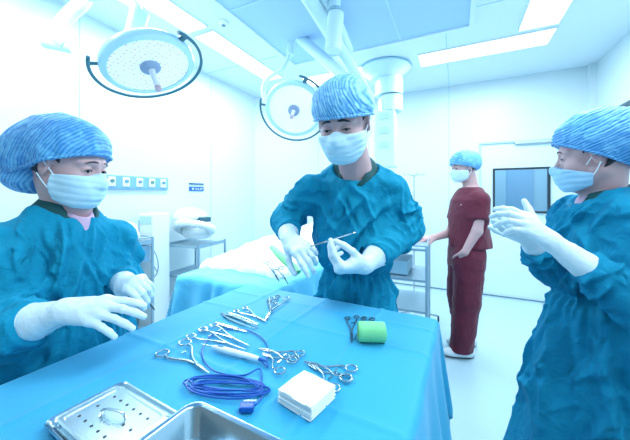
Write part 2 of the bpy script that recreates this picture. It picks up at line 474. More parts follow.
# world
w = bpy.data.worlds.new('world'); sc.world = w; w.use_nodes = True
bg = w.node_tree.nodes['Background']; bg.inputs[0].default_value = (.72, .91, 1, 1); bg.inputs[1].default_value = .42
sc.view_settings.view_transform = 'Standard'; sc.view_settings.look = 'None'; sc.view_settings.gamma = 1
sc.view_settings.use_curve_mapping = False; sc.view_settings.exposure = .15
cam = bpy.data.cameras.new('camera'); co = bpy.data.objects.new('camera', cam); COL.objects.link(co)
cam.sensor_width = 36; cam.lens = 36*F/630; cam.shift_y = -25/630; cam.clip_start = .02
co.location = (0, 0, HC); co.rotation_euler = (math.pi/2, 0, A); sc.camera = co
# ------------------------------------------------------------ things on the walls
# medical gas panel
M_panel = mat('panel_blue', (.20, .44, .74), .4)
gp = empty('gas_outlet_panel', (XL, 1.64, 1.36), 'long light blue wall panel with a row of white gas outlets', 'wall panel')
MB().box((XL+.012, 1.64, 1.425), (.024, .88, .125)).build('panel_plate', M_panel, gp, smooth=False, bevel=.004)
for k in range(7):
    y = 2.02-.125*k
    o = MB().box((XL+.028, y, 1.43), (.012, .062, .085)).build('gas_outlet', M_white, gp, smooth=False, bevel=.004)
    MB().cyl((XL+.033, y, 1.435), (XL+.046, y, 1.435), .016).build('outlet_socket', mat('socket_%d' % k, [(.12, .32, .45), (.10, .26, .25), (.2, .28, .42)][k % 3], .4), o)
sg = empty('wall_sign', (XL, 2.47, 1.36), 'small dark blue two line sign on the left wall', 'sign')
MB().box((XL+.004, 2.47, 1.382), (.008, .21, .05)).build('sign_plate', mat('sign_blue', (.03, .13, .42), .4), sg, smooth=False)
MB().box((XL+.004, 2.47, 1.44), (.008, .21, .02)).build('sign_strip', mat('sign_dark', (.06, .16, .28), .4), sg, smooth=False)
l = MB(); l.cyl((XL+.009, 2.415, 1.382), (XL+.010, 2.415, 1.382), .012)
for k, y in enumerate((2.46, 2.49, 2.53, 2.55)): l.box((XL+.009, y, 1.388), (.002, .014, .008))
l.box((XL+.009, 2.5, 1.374), (.002, .1, .004))
l.build('sign_marks', mat('sign_white', (.7, .85, .95), .5), sg, smooth=False)
# monitor on the right wall
mo = empty('wall_monitor', (XR, 3.27, 1.78), 'dark grey box high on the right wall, cut by the frame', 'monitor')
MB().box((XR-.06, 3.27, 1.96), (.06, .8, .34)).build('casing', mat('monitor_grey', (.06, .12, .16), .4), mo, smooth=False, bevel=.01)
MB().box((XR-.093, 3.27, 1.965), (.006, .74, .28)).build('screen', mat('screen_dark', (.015, .05, .08), .15), mo, smooth=False)
MB().box((XR-.015, 3.27, 1.96), (.03, .2, .15)).build('wall_bracket', M_steel, mo, smooth=False)
# ============================================================ people
M_skin = mat('skin', (.58, .37, .38), .5, sss=.12, bump=[(60, 2, 0, .08, .002)])
M_hair = mat('black_hair', (.012, .012, .018), .45, bump=[(90, 3, 2, .5, .004)])
M_eye = mat('eye_white', (.75, .78, .82), .15)
M_iris = mat('dark_iris', (.015, .012, .012), .1)
M_gown = mat('gown_cloth', (.004, .245, .43), .85, spec=.15, bump=[(-6, 4, .9, 1, .12), (30, 3, .8, .6, .012)], col2=(.009, .31, .48), cscale=5)
M_gown2 = mat('gown_cloth_dark', (.002, .19, .37), .85, spec=.15, bump=[(-6, 4, .9, 1, .12), (30, 3, .8, .6, .012)], col2=(.008, .27, .43), cscale=5)
M_scrub = mat('dark_green_scrub', (.004, .075, .085), .8)
M_pink = mat('pale_undershirt', (.62, .42, .58), .8)
M_red = mat('burgundy_scrub', (.105, .006, .028), .8, sheen=.1, bump=[(12, 4, 1.2, .5, .02)], col2=(.135, .01, .035), cscale=6)
M_glove = mat('latex_glove', (.74, .88, .95), .42, sss=.05, bump=[(55, 3, 1.5, .35, .004)])
M_mask = mat('mask_blue', (.58, .82, .93), .7, bump=[(120, 2, 0, .1, .001)])
M_loop = mat('mask_loop', (.82, .92, .98), .6)
M_shoe = mat('white_clog', (.72, .82, .88), .4)
M_sole = mat('dark_sole', (.02, .04, .06), .6)

def head_prims():
    P = [ell((-.014, 0, .032), (.096, .077, .085)),
         (ell((.026, 0, -.022), (.060, .061, .088)), .03),
         (rc((-.005, .050, -.050), (.052, .020, -.090), .020, .020), .025),
         (rc((-.005, -.050, -.050), (.052, -.020, -.090), .020, .020), .025),
         (ell((.062, 0, -.090), (.022, .024, .020)), .02),
         (rc((.078, .014, .024), (.066, .048, .022), .010, .009), .014),
         (rc((.078, -.014, .024), (.066, -.048, .022), .010, .009), .014),
         (ell((.052, .042, -.030), (.026, .022, .022)), .02),
         (ell((.052, -.042, -.030), (.026, .022, .022)), .02),
         (rc((.082, 0, .010), (.103, 0, -.030), .0065, .0105), .010),
         (rc((.093, .012, -.033), (.093, -.012, -.033), .007, .007), .006),
         (ell((.080, 0, -.058), (.014, .024, .007)), .006),
         (ell((.078, 0, -.069), (.013, .020, .007)), .006)]
    base = union(P, .02)
    def f(p, eye=1.0):
        d = base(p)
        for s in (1, -1):
            d = smax(d, -ell((.090, s*.031, .003), (.017, .019, .012))(p), .012)
            d = smin(d, ell((.0715, s*.031, .002), (.0140, .0155, .0135))(p), .004)
            d = smax(d, -ell((.089, s*.031, .0), (.012, .0125, .0030+.002*eye))(p), .002)
            e = ell((-.004, s*.078, -.004), (.018, .009, .031), Matrix_np((0, 0, s*.35)))(p)
            e = smax(e, -ell((.000, s*.089, .000), (.010, .008, .018))(p), .004)
            d = smin(d, e, .008)
        return d
    return f
def Matrix_np(rot):
    from mathutils import Euler
    return np.array(Euler(rot).to_matrix(), np.float32)
HEAD = head_prims()

class Hand:
    """a hand frame: o wrist, x towards the fingers, z out of the back of the hand; side=+1 if the thumb is on +y"""
    def __init__(s, o, x, z, side, sc_=1.0):
        s.M = basis(o, x, z); s.side = side; s.k = sc_
    def w(s, x, y, z): return np.array(s.M @ Vector((x*s.k, y*s.side*s.k, z*s.k)))
    def prims(s, curls, spread=(.12, .03, -.05, -.14), thumb=None, fat=1.0):
        k = s.k
        root = [(.088, .027, 0), (.093, .009, .003), (.089, -.009, .001), (.080, -.026, -.003)]
        ln = [(.043, .026, .021), (.047, .030, .023), (.043, .028, .022), (.034, .020, .019)]
        R = [(.0098, .0088, .0082, .0072), (.0100, .0090, .0084, .0074), (.0095, .0086, .0080, .0070), (.0085, .0078, .0072, .0064)]
        palm = [rc(s.w(0, .008, 0), s.w(*root[0]), .018*k, .0135*k), (rc(s.w(0, 0, 0), s.w(*root[1]), .018*k, .0140*k), .015),
                (rc(s.w(0, -.004, 0), s.w(*root[2]), .018*k, .0135*k), .015), (rc(s.w(0, -.010, 0), s.w(*root[3]), .017*k, .0125*k), .015),
                (ell(s.w(.045, .002, -.004), (.040*k, .032*k, .017*k), np.array(s.M.to_3x3(), np.float32)), .012),
                (ell(s.w(.034, .024, -.010), (.032*k, .017*k, .017*k), np.array(s.M.to_3x3(), np.float32)), .012)]
        pf = union(palm, .012); fs = []
        for i in range(4):
            p = np.array(root[i]); th = 0; ch = []
            c = curls[i]
            for j in range(3):
                th += c[j]; sp = spread[i]*(1 if j == 0 else .6)
                q = p + ln[i][j]*np.array([math.cos(th)*math.cos(sp), math.sin(sp), -math.sin(th)*math.cos(sp)])
                ch.append(rc(s.w(*p), s.w(*q), R[i][j]*fat*k, R[i][j+1]*fat*k)); p = q
            fs.append(union(ch, .003)); s.tip = getattr(s, 'tip', []) + [s.w(*p)]
        th = thumb or [(.75, .62, -.2), (.9, .35, -.25), (.97, .15, -.2)]
        p = np.array([.020, .022, -.008]); ch = []
        for j, (L_, v) in enumerate(zip((.046, .034, .027), th)):
            q = p + L_*nrm(v); ch.append(rc(s.w(*p), s.w(*q), (.0135, .0105, .0098)[j]*fat*k, (.0105, .0098, .0078)[j]*fat*k)); p = q
        fs.append(union(ch, .004)); s.ttip = s.w(*p)
        def f(P):
            b = pf(P); d = b
            for g in fs: d = np.minimum(d, smin(b, g(P), .011))
            return d
        return f

def bbox(pts, m):
    pts = np.array(pts); return pts.min(0)-m, pts.max(0)+m

def glove(root, hand, curls, cuff, cuff_r=.040, fat=1.08, seed=0, name='surgical_glove', **k):
    hf = hand.prims(curls, fat=fat, **k); wr = hand.w(0, 0, 0)
    fore = rc(cuff, wr, cuff_r, .026*hand.k, wr=.0022, wf=70, seed=seed)
    def f(P):
        d = smin(hf(P), fore(P), .02)
        n = nrm(np.array(wr)-np.array(cuff)).astype(np.float32)
        d = smax(d, -((P-np.asarray(cuff, np.float32))@n) - .0, .002)
        return d - .0011*(ridge(P[:,0]*45, P[:,1]*45+seed, P[:,2]*45)-.4)
    lo, hi = bbox(hand.tip+[hand.ttip, cuff, wr, hand.w(.09, 0, 0), hand.w(.09, .03, 0), hand.w(.13, 0, 0)], .05)
    g = sdf_obj(name, f, lo, hi, .0021, M_glove, root)
    MB().tube(ring(cuff, nrm(wr-np.array(cuff)), cuff_r*.985, 36), .0028, 8, closed=True).build('rolled_cuff', M_glove, g)
    return g

def make_head(root, Mh, look, cap, mask_mat, eye_open=1.0, hair_tex=True, brow_w=.0022, capm=None):
    """eyes, brows, hair, cap and mask: meshes in the head's own frame Mh"""
    f = lambda P: HEAD(P, eye_open)
    for s in (1, -1):
        b = MB(); 
        prof = [(.0128*math.sin(t), -.0128*math.cos(t)) for t in np.linspace(0.02, math.pi-.02, 14)]
        b.lathe(prof, Matrix.Translation((.0705, s*.031, .001)), n=20)
        e = b.build('eye', M_eye, root, M=Mh)
        d = nrm((1, look[0], look[1])); c = np.array([.0705, s*.031, .001])
        I = MB(); q = Matrix.Translation(Vector(c)) @ Vector((0, 0, 1)).rotation_difference(Vector(d)).to_matrix().to_4x4()
        I.lathe([(.0062*math.cos(t), .0112+.0022*math.sin(t)) for t in np.linspace(0, math.pi/2-.05, 6)], q, n=18)
        I.build('iris', M_iris, e, M=Mh)
        br = [project(f, (.088-3.5*y*y, s*y, z), .0008) for y, z in ((.012, .0275), (.023, .0285), (.034, .0265), (.047, .020))]
        MB().tube(catmull(br, 4), list(np.interp(np.linspace(0, 1, 13), [0, .3, .8, 1], [brow_w*.7, brow_w*1.15, brow_w*.9, .001])), 8).build('eyebrow', M_hair, root, M=Mh)
        zz = .004*eye_open
        la = [project(f, (.085-.25*abs(y-.03), s*y, z), .0008) for y, z in ((.0175, -.001+zz*.2), (.024, .001+zz), (.032, .0015+zz), (.040, .000+zz*.7), (.0455, -.002))]
        MB().tube(catmull(la, 4), .0013, 6).build('eyelashes', M_hair, root, M=Mh)
    # hair
    def hf(P):
        d = HEAD(P) - .004 - .0012*ridge(P[:,0]*40, P[:,1]*120, P[:,2]*30)
        x, z = P[:,0], P[:,2]
        face = np.minimum(x-.030-.5*np.maximum(z-.03, 0)*0, .062-z)       # >0 : on the face below the hairline
        d = smax(d, face, .006)
        d = smax(d, -(z+.045-np.maximum(0, -x-.02)*.3), .006)
        ear = ell((.004, 0, -.014), (.030, .2, .036))(P)
        d = smax(d, -ear, .004)
        front = np.minimum(x-.012, -(z+.012))
        return smax(d, front, .005)
    sdf_obj('hair', hf, (-.14, -.11, -.10), (.11, .11, .14), .004, M_hair, root, M=Mh)
    # bouffant cap
    n = nrm(cap['n']).astype(np.float32); c0 = cap['c']; ax = nrm(cap['ax']).astype(np.float32)
    blobs = [ell(c, r) for c, r in cap['blobs']]
    def cf(P):
        w = vnoise(P[:,0]*18, P[:,1]*18, P[:,2]*18)
        d = union([lambda p: HEAD(p)-.012]+blobs, .05)(P)
        h = P@n - c0
        u = P@ax + w*.018
        d = d - .0013*np.sin(u*2*math.pi/cap.get('wl', .011)) - .005*(ridge(P[:,0]*14+3, P[:,1]*14, P[:,2]*14+cap.get('seed', 0))-.4) + np.exp(-np.maximum(h, 0)/.012)*.008
        return smax(d, -h, .004)
    lo = np.min([np.array(c)-np.array(r) for c, r in cap['blobs']], 0)-.035; hi = np.max([np.array(c)+np.array(r) for c, r in cap['blobs']], 0)+.035
    co_ = sdf_obj('bouffant_cap', cf, np.minimum(lo, -.13), np.maximum(hi, .13), .0028, capm, root, M=Mh)
    # its elastic band lies on the head along the band plane
    u = nrm(np.cross(n, (0, 1, 0))); v = nrm(np.cross(n, u)); band = []
    cc = n*c0 + u*np.dot((-.02, 0, .0)-n*c0, u)
    g = lambda P: union([lambda p: HEAD(p)-.012]+blobs, .05)(P)
    for k in range(72):
        a = 2*math.pi*k/72; dr_ = math.cos(a)*u+math.sin(a)*v; lo_, hi_ = .03, .24
        for _ in range(18):
            md = (lo_+hi_)/2
            if g((cc+dr_*md)[None].astype(np.float32))[0] < 0: lo_ = md
            else: hi_ = md
        band.append(cc+dr_*(lo_-.005+.0012*math.sin(k*2.3)) + n*.002)
    MB().tube(band, [.0042+.0012*math.sin(k*1.7) for k in range(72)], 8, closed=True).build('elastic_band', capm, co_, M=Mh)
    # mask
    def mf(P):
        x, y, z = P[:,0], P[:,1], P[:,2]
        base = smin(HEAD(P)-.0055, ell((.045, 0, -.058), (.061, .057, .054))(P), .03)
        d = base - .0016*np.abs(np.sin((z+.01)*math.pi/.019+vnoise(P[:,0]*30, P[:,1]*30, P[:,2]*20)*.8)) - .0014*vnoise(P[:,0]*60, P[:,1]*60, P[:,2]*60)
        top = z - (-.006 - .55*np.maximum(0, .085-x)*.28 - .002)
        top = z + .012 + cap.get('mz', 0) + cap.get('ms', .16)*np.maximum(0, .1-x) - .012*np.exp(-(y/.018)**2)
        bot = -(z + .112 - .35*np.maximum(0, .06-x))
        back = .012 + .12*np.abs(z+.055) - x
        return smax(smax(smax(d, top, .003), bot, .004), back, .003)
    m = sdf_obj('face_mask', mf, (-.02, -.09, -.135), (.14, .09, .03), .0026, mask_mat, root, M=Mh)
    for s in (1, -1):
        for (z0, z1) in ((-.030, .012), (-.078, -.026)):
            pts = [project(HEAD, q, .004) for q in ((.022, s*.066, z0), (.008, s*.074, z0*.6+z1*.4), (-.004, s*.080, z1))]
            MB().tube(catmull([pts[0]+np.array([.004, s*.002, 0]), pts[1]+np.array([0, s*.003, 0]), pts[2]+np.array([0, s*.003, 0])], 5), .0017, 6).build('ear_loop', M_loop, m, M=Mh)
    return co_, m

def body(root, Mh, ks, neck, J, skin=M_skin, trunk=None, fw=(1, 0), extra=(), h=.0034, hands=()):
    Mi = np.array(Mh.inverted(), np.float32); R = Mi[:3, :3]; T = Mi[:3, 3]
    hc_ = np.array(Mh.translation)
    prims = [rc(np.array(Mh @ Vector((-.022, 0, -.045))), neck, .054*ks, .058*ks)]
    prims += [(p, .03) for p in trunk]
    for (a, b, c, ra, rb, rcx) in J:
        prims += [(rc(a, b, ra, rb), .03), (rc(b, c, rb, rcx), .015)]
    prims += [(p, .02) for p in extra]
    un = union(prims, .03)
    eo = ks_eye[0]
    def f(P):
        d = un(P); near = np.linalg.norm(P-hc_.astype(np.float32), axis=1) < .2
        hd = np.full(len(P), 1, np.float32)
        L_ = P[near]@R.T + T
        hd[near] = HEAD(L_, eo)*ks
        hd[~near] = np.linalg.norm(P[~near]-hc_.astype(np.float32), axis=1)-.11
        d = smin(d, hd, .022)
        for q in hands: d = smin(d, q(P), .015)
        return d
    return f
ks_eye = [1.0]

def legs(fw, base, hip_z, r_top=.085, r_an=.045, stance=.09, lean=(0, 0), kz=.48, wr=.006, seed=0):
    """two trouser legs: (hip, knee, ankle) for left and right in world"""
    fw = nrm([fw[0], fw[1], 0]); lf = np.array([-fw[1], fw[0], 0]); out = []
    for s in (1, -1):
        hp = np.array([base[0], base[1], hip_z]) + lf*s*stance*.8 + np.array([lean[0], lean[1], 0])
        an = np.array([base[0], base[1], .09]) + lf*s*stance
        kn = (hp+an)/2 + fw*.02; kn[2] = kz
        out.append((hp, kn, an))
    return out
def shoe(root, an, fw, m=None, name='clog'):
    fw = nrm([fw[0], fw[1], 0]); lf = np.array([-fw[1], fw[0], 0]); a = np.array([an[0], an[1], 0])
    f = union([ell(a+fw*.03+[0, 0, .035], (.125, .045, .04), np.stack([fw, lf, [0, 0, 1]], 1).astype(np.float32)),
               (ell(a-fw*.05+[0, 0, .05], (.05, .038, .05), np.stack([fw, lf, [0, 0, 1]], 1).astype(np.float32)), .03)], .03)
    g = lambda P: smax(f(P), .012-P[:, 2], .004)
    lo, hi = bbox([a+fw*.16, a-fw*.12], .07); lo[2] = -.01; hi[2] = .12
    o = sdf_obj(name, g, lo, hi, .005, m or M_shoe, root)
    s = lambda P: smax(smax(f(P)-.003, P[:, 2]-.016, .003), .001-P[:, 2], .002)
    sdf_obj('shoe_sole', s, lo, hi, .005, M_sole, o)
    return o

def gown(root, m, org, fw, secs, arms, neck_cut, hem, folds=.012, seed=0, h=.0055, skirt_folds=.02, belt=None, drape=None, shoulders=None):
    bz = belt if belt is not None else .95; tz = secs_top(secs)
    FT = foldset(seed*7+1, 34, -.5, .5, bz+.02, tz-.08, 1.1, .35, ln=(.10, .30), h=(.005, .011))
    FT2 = foldset(seed*7+2, 30, -.5, .5, bz+.02, tz-.08, 2.1, .35, ln=(.08, .26), h=(.004, .010)); FT1 = FT
    FT = lambda u, z: FT1(u, z)+FT2(u, z)
    FD1 = foldset(seed*7+3, 40, -.5, .5, bz-.50, bz-.06, 1.57, .22, ln=(.20, .50), w=(.009, .018), h=(.007, .015))
    FD2 = foldset(seed*7+4, 30, -.5, .5, bz-.45, bz-.05, .9, .6, ln=(.06, .16), h=(.003, .007))
    FD = lambda u, z: FD1(u, z)+FD2(u, z)
    def fo(x, y, z, an):
        n1 = ridge(an*2.6+seed, z*1.6+seed, an*0+vnoise(x*4, y*4, z*3)*1.2)
        n2 = ridge(x*9+seed+z*2.5, y*9+z*2.2, z*2.6+seed)
        n3 = ridge(x*22+z*7, y*22+seed, z*9)
        lowf = np.clip((.98-z)/.35, 0, 1)
        w_ = vnoise(x*5+seed, y*5, z*4)*1.6
        n4 = ridge(x*13+w_*2+z*5, y*13-w_*2+seed, z*4+w_)
        u_ = an*.16
        d = FT(u_, z) + FD(u_, z)
        d = d + .45*folds*(n2-.35)*(1-.3*lowf) + folds*.22*(n3-.35) + skirt_folds*lowf*(n1-.35)
        if belt is not None:
            t = z-belt
            d = d - .016*np.exp(-(t/.022)**2) + .007*np.exp(-np.abs(t)/.07)*(np.sin(an*26+vnoise(x*9, y*9, z*6)*5))*(np.abs(t) > .004)
        return d
    body_ = loft(org, fw, secs, fo)
    pr = [body_]
    for (s_, e_, w_, r1, r2, r3) in arms:
        le = np.linalg.norm(np.array(w_)-np.array(e_)); lu = np.linalg.norm(np.array(e_)-np.array(s_))
        fa = foldset(seed+31, 26, -.2, .2, -.03, le+.02, .15, .5, ln=(.06, .18), w=(.005, .009), h=(.004, .009)); fb = foldset(seed+37, 16, -.2, .2, .0, lu, .9, .7, ln=(.08, .2), h=(.004, .009)); fb2 = foldset(seed+41, 12, -.2, .2, lu-.1, lu+.03, .1, .4, ln=(.06, .16), w=(.005, .009), h=(.005, .010))
        fb1 = fb; fb = lambda u, z, fb1=fb1, fb2=fb2: fb1(u, z)+fb2(u, z)
        fo_ = rcf(e_, w_, r2, r3, fa); nn = nrm(np.array(w_)-np.array(e_)).astype(np.float32)
        cut_ = lambda P, fo_=fo_, nn=nn, w_=np.asarray(w_, np.float32): smax(fo_(P), (P-w_)@nn, .004)
        pr += [(rcf(s_, e_, r1, r2, fb), .04), (cut_, .022)]
    if shoulders: pr += [(rc(shoulders[0], shoulders[1], shoulders[2], shoulders[2]), .05)]
    un = union(pr, .03)
    def f(P):
        d = un(P)
        w_ = vnoise(P[:,0]*7+seed, P[:,1]*7, P[:,2]*7)*2.5
        d = d - .0026*(ridge(P[:,0]*34+seed, P[:,1]*34, P[:,2]*26)-.3) - .0022*(ridge(P[:,0]*15+w_, P[:,1]*15-w_+seed, P[:,2]*13+w_)**2-.25)
        for c in neck_cut: d = smax(d, -c(P), .006)
        return smax(d, hem-P[:, 2], .005)
    pts = [s_ for a_ in arms for s_ in a_[:3]]
    R_ = max(s[3] for s in secs); R2 = max(s[4] for s in secs); Rm = max(R_, R2)+.05
    o3 = np.array([org[0], org[1], 0]); pts += [o3+[Rm, Rm, hem+.05], o3-[Rm, Rm, 0]+[0, 0, hem+.05], o3+[0, 0, secs_top(secs)+.01]]
    lo, hi = bbox(pts, .09); lo[2] = hem-.03
    return sdf_obj('surgical_gown', f, lo, hi, h, m, root, smooth=1)
def secs_top(s): return max(q[0] for q in s)
def tie_band(root, pts, r=.006, m=None, name='waist_tie'):
    return MB().tube(catmull(pts, 6), r, 8, flat=.4).build(name, m or M_gown, root)
def finger_curl(a, b, c): return (a, b, c)
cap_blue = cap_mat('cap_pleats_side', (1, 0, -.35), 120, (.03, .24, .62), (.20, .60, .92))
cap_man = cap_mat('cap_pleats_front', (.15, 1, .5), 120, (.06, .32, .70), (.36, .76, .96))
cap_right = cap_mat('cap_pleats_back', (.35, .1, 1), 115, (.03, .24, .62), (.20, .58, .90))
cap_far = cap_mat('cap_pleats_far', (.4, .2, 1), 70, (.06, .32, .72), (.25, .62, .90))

# ------------------------------------------------ the surgeon in the middle
def surgeon():
    hcn = W(344, 123, 1.04); fw = CD(-.46, -.89)
    base = W(352, 300, 1.22); base[2] = 0
    root = empty('person', base, 'person in teal gown standing behind the instrument table, looking down at a needle holder', 'person')
    fh = nrm(CD(-.40, -.90, -.52)); Mh = basis(hcn, fh, (0, 0, 1)) @ Matrix.Scale(1.10, 4); ks = 1.10
    ks_eye[0] = .15
    neck = W(357, 175, 1.16)
    shR, elR, wrR = W(311, 188, 1.20), W(287, 219, 1.30), W(289, 239, 1.09)
    shL, elL, wrL = W(392, 189, 1.15), W(407, 228, 1.18), W(365, 265, 1.00)
    lf = nrm(np.cross((0, 0, 1), fw))
    tr = [loft(base, fw, [(.80, -.055, 0, .075, .125), (1.0, -.03, 0, .075, .12), (1.2, 0, 0, .085, .13), (1.34, 0, 0, .07, .13), (1.42, -.01, 0, .05, .08)])]
    L = legs(fw, base-nrm(fw)*.05, .84, stance=.08)
    ex = [rc(a, b, .07, .05) for a, b, c in L]+[rc(b, c, .05, .035) for a, b, c in L]
    f = body(root, Mh, ks, neck, [(shR, elR, wrR, .045, .038, .025), (shL, elL, wrL, .045, .038, .025)], trunk=tr, extra=ex)
    lo, hi = bbox([hcn, base+[.2, .2, .08], base-[.2, .2, 0], shR, elR, wrR, shL, elL, wrL], .13); lo[2] = .03
    sdf_obj('body', f, lo, hi, .003, M_skin, root, fine=(hcn-.14, hcn+.14), hc=.009)
    make_head(root, Mh, (0, -.5), dict(n=(-.22, 0, 1), c0=0, c=.017, ax=(.15, 1, .5), wl=.0125, seed=4,
              blobs=[((-.012, 0, .058), (.101, .084, .080)), ((-.066, 0, .045), (.060, .066, .060))]), M_mask, .15, capm=cap_man, brow_w=.0036)
    # scrub collar under the gown
    sf = union([loft(base, fw, [(1.20, 0, 0, .08, .13), (1.33, 0, 0, .085, .14), (1.42, -.01, 0, .078, .11), (1.46, -.01, 0, .068, .085)]), rc(neck+[0, 0, -.02], neck+[0, 0, .022]-fw*.02, .074, .066)], .02)
    nk = ell(neck+fw*.045+[0, 0, .03], (.05, .05, .085))
    sdf_obj('scrub_shirt', lambda P: smax(sf(P), -nk(P), .004), *bbox([base+[0, 0, 1.16], base+[0, 0, 1.48]], .21), .006, M_scrub, root)
    secs = [(.28, -.06, 0, .16, .22), (.80, -.05, 0, .125, .165), (.97, -.03, 0, .115, .148), (1.15, -.005, 0, .130, .175), (1.28, 0, 0, .125, .168), (1.36, 0, 0, .11, .160), (1.415, -.008, 0, .085, .13), (1.45, -.012, 0, .06, .085)]
    arms = [(shR, elR, wrR + nrm(elR-wrR)*.055, .058, .060, .047), (shL, elL, wrL + nrm(elL-wrL)*.065, .060, .064, .050)]
    cut = [ell(neck+fw*.02+[0, 0, .055], (.104, .104, .083))]
    gown(root, M_gown, base, fw, secs, arms, cut, .30, folds=.017, seed=5, belt=.99, skirt_folds=.03, h=.0045)
    rim = [project(union([loft(base, fw, secs)], 0), neck+fw*(.02+.088*math.cos(t))+lf*.092*math.sin(t)+[0, 0, .012-.02*math.cos(t)], .004) for t in np.linspace(-1.9, 1.9, 16)]
    # gloves
    hR = Hand(wrR, W(306, 252, 1.00)-wrR, CD(-.15, -.75, .75), -1, 1.02)
    glove(root, hR, [(.45, .45, .3), (.65, .6, .4), (.85, .75, .4), (.95, .8, .4)], wrR + nrm(elR-wrR)*.06, .041, seed=1, spread=(.2, .06, -.1, -.28), thumb=[(.7, .6, -.5), (.8, .4, -.5), (.85, .1, -.5)])
    hL = Hand(wrL, W(337, 269, .97)-wrL, CD(-.1, -.50, -.86), -1, 1.06)
    glove(root, hL, [(1.15, .30, .12), (1.2, .45, .2), (1.25, .85, .5), (1.3, .95, .6)], wrL + nrm(elL-wrL)*.07, .044, seed=2, spread=(.05, .02, -.03, -.08), thumb=[(.62, .40, -.68), (.74, .02, -.68), (.80, -.12, -.58)])
    for g in L:
        pass
    tf = union([rc(a, b, .095, .075, wr=.006, wf=14) for a, b, c in L]+[rc(b, c, .075, .060, wr=.008, wf=16) for a, b, c in L], .03)
    sdf_obj('scrub_trousers', lambda P: smax(tf(P), .085-P[:, 2], .004), *bbox([np.array([base[0]-.1, base[1]-.1, .09]), np.array([base[0]+.1, base[1]+.1, .85])], .13), .009, M_scrub, root)
    for a, b, c in L: shoe(root, c, fw)
    print('surgeon tips', hL.tip, hL.ttip); return root, hL, hR
SURG, S_hL, S_hR = surgeon()

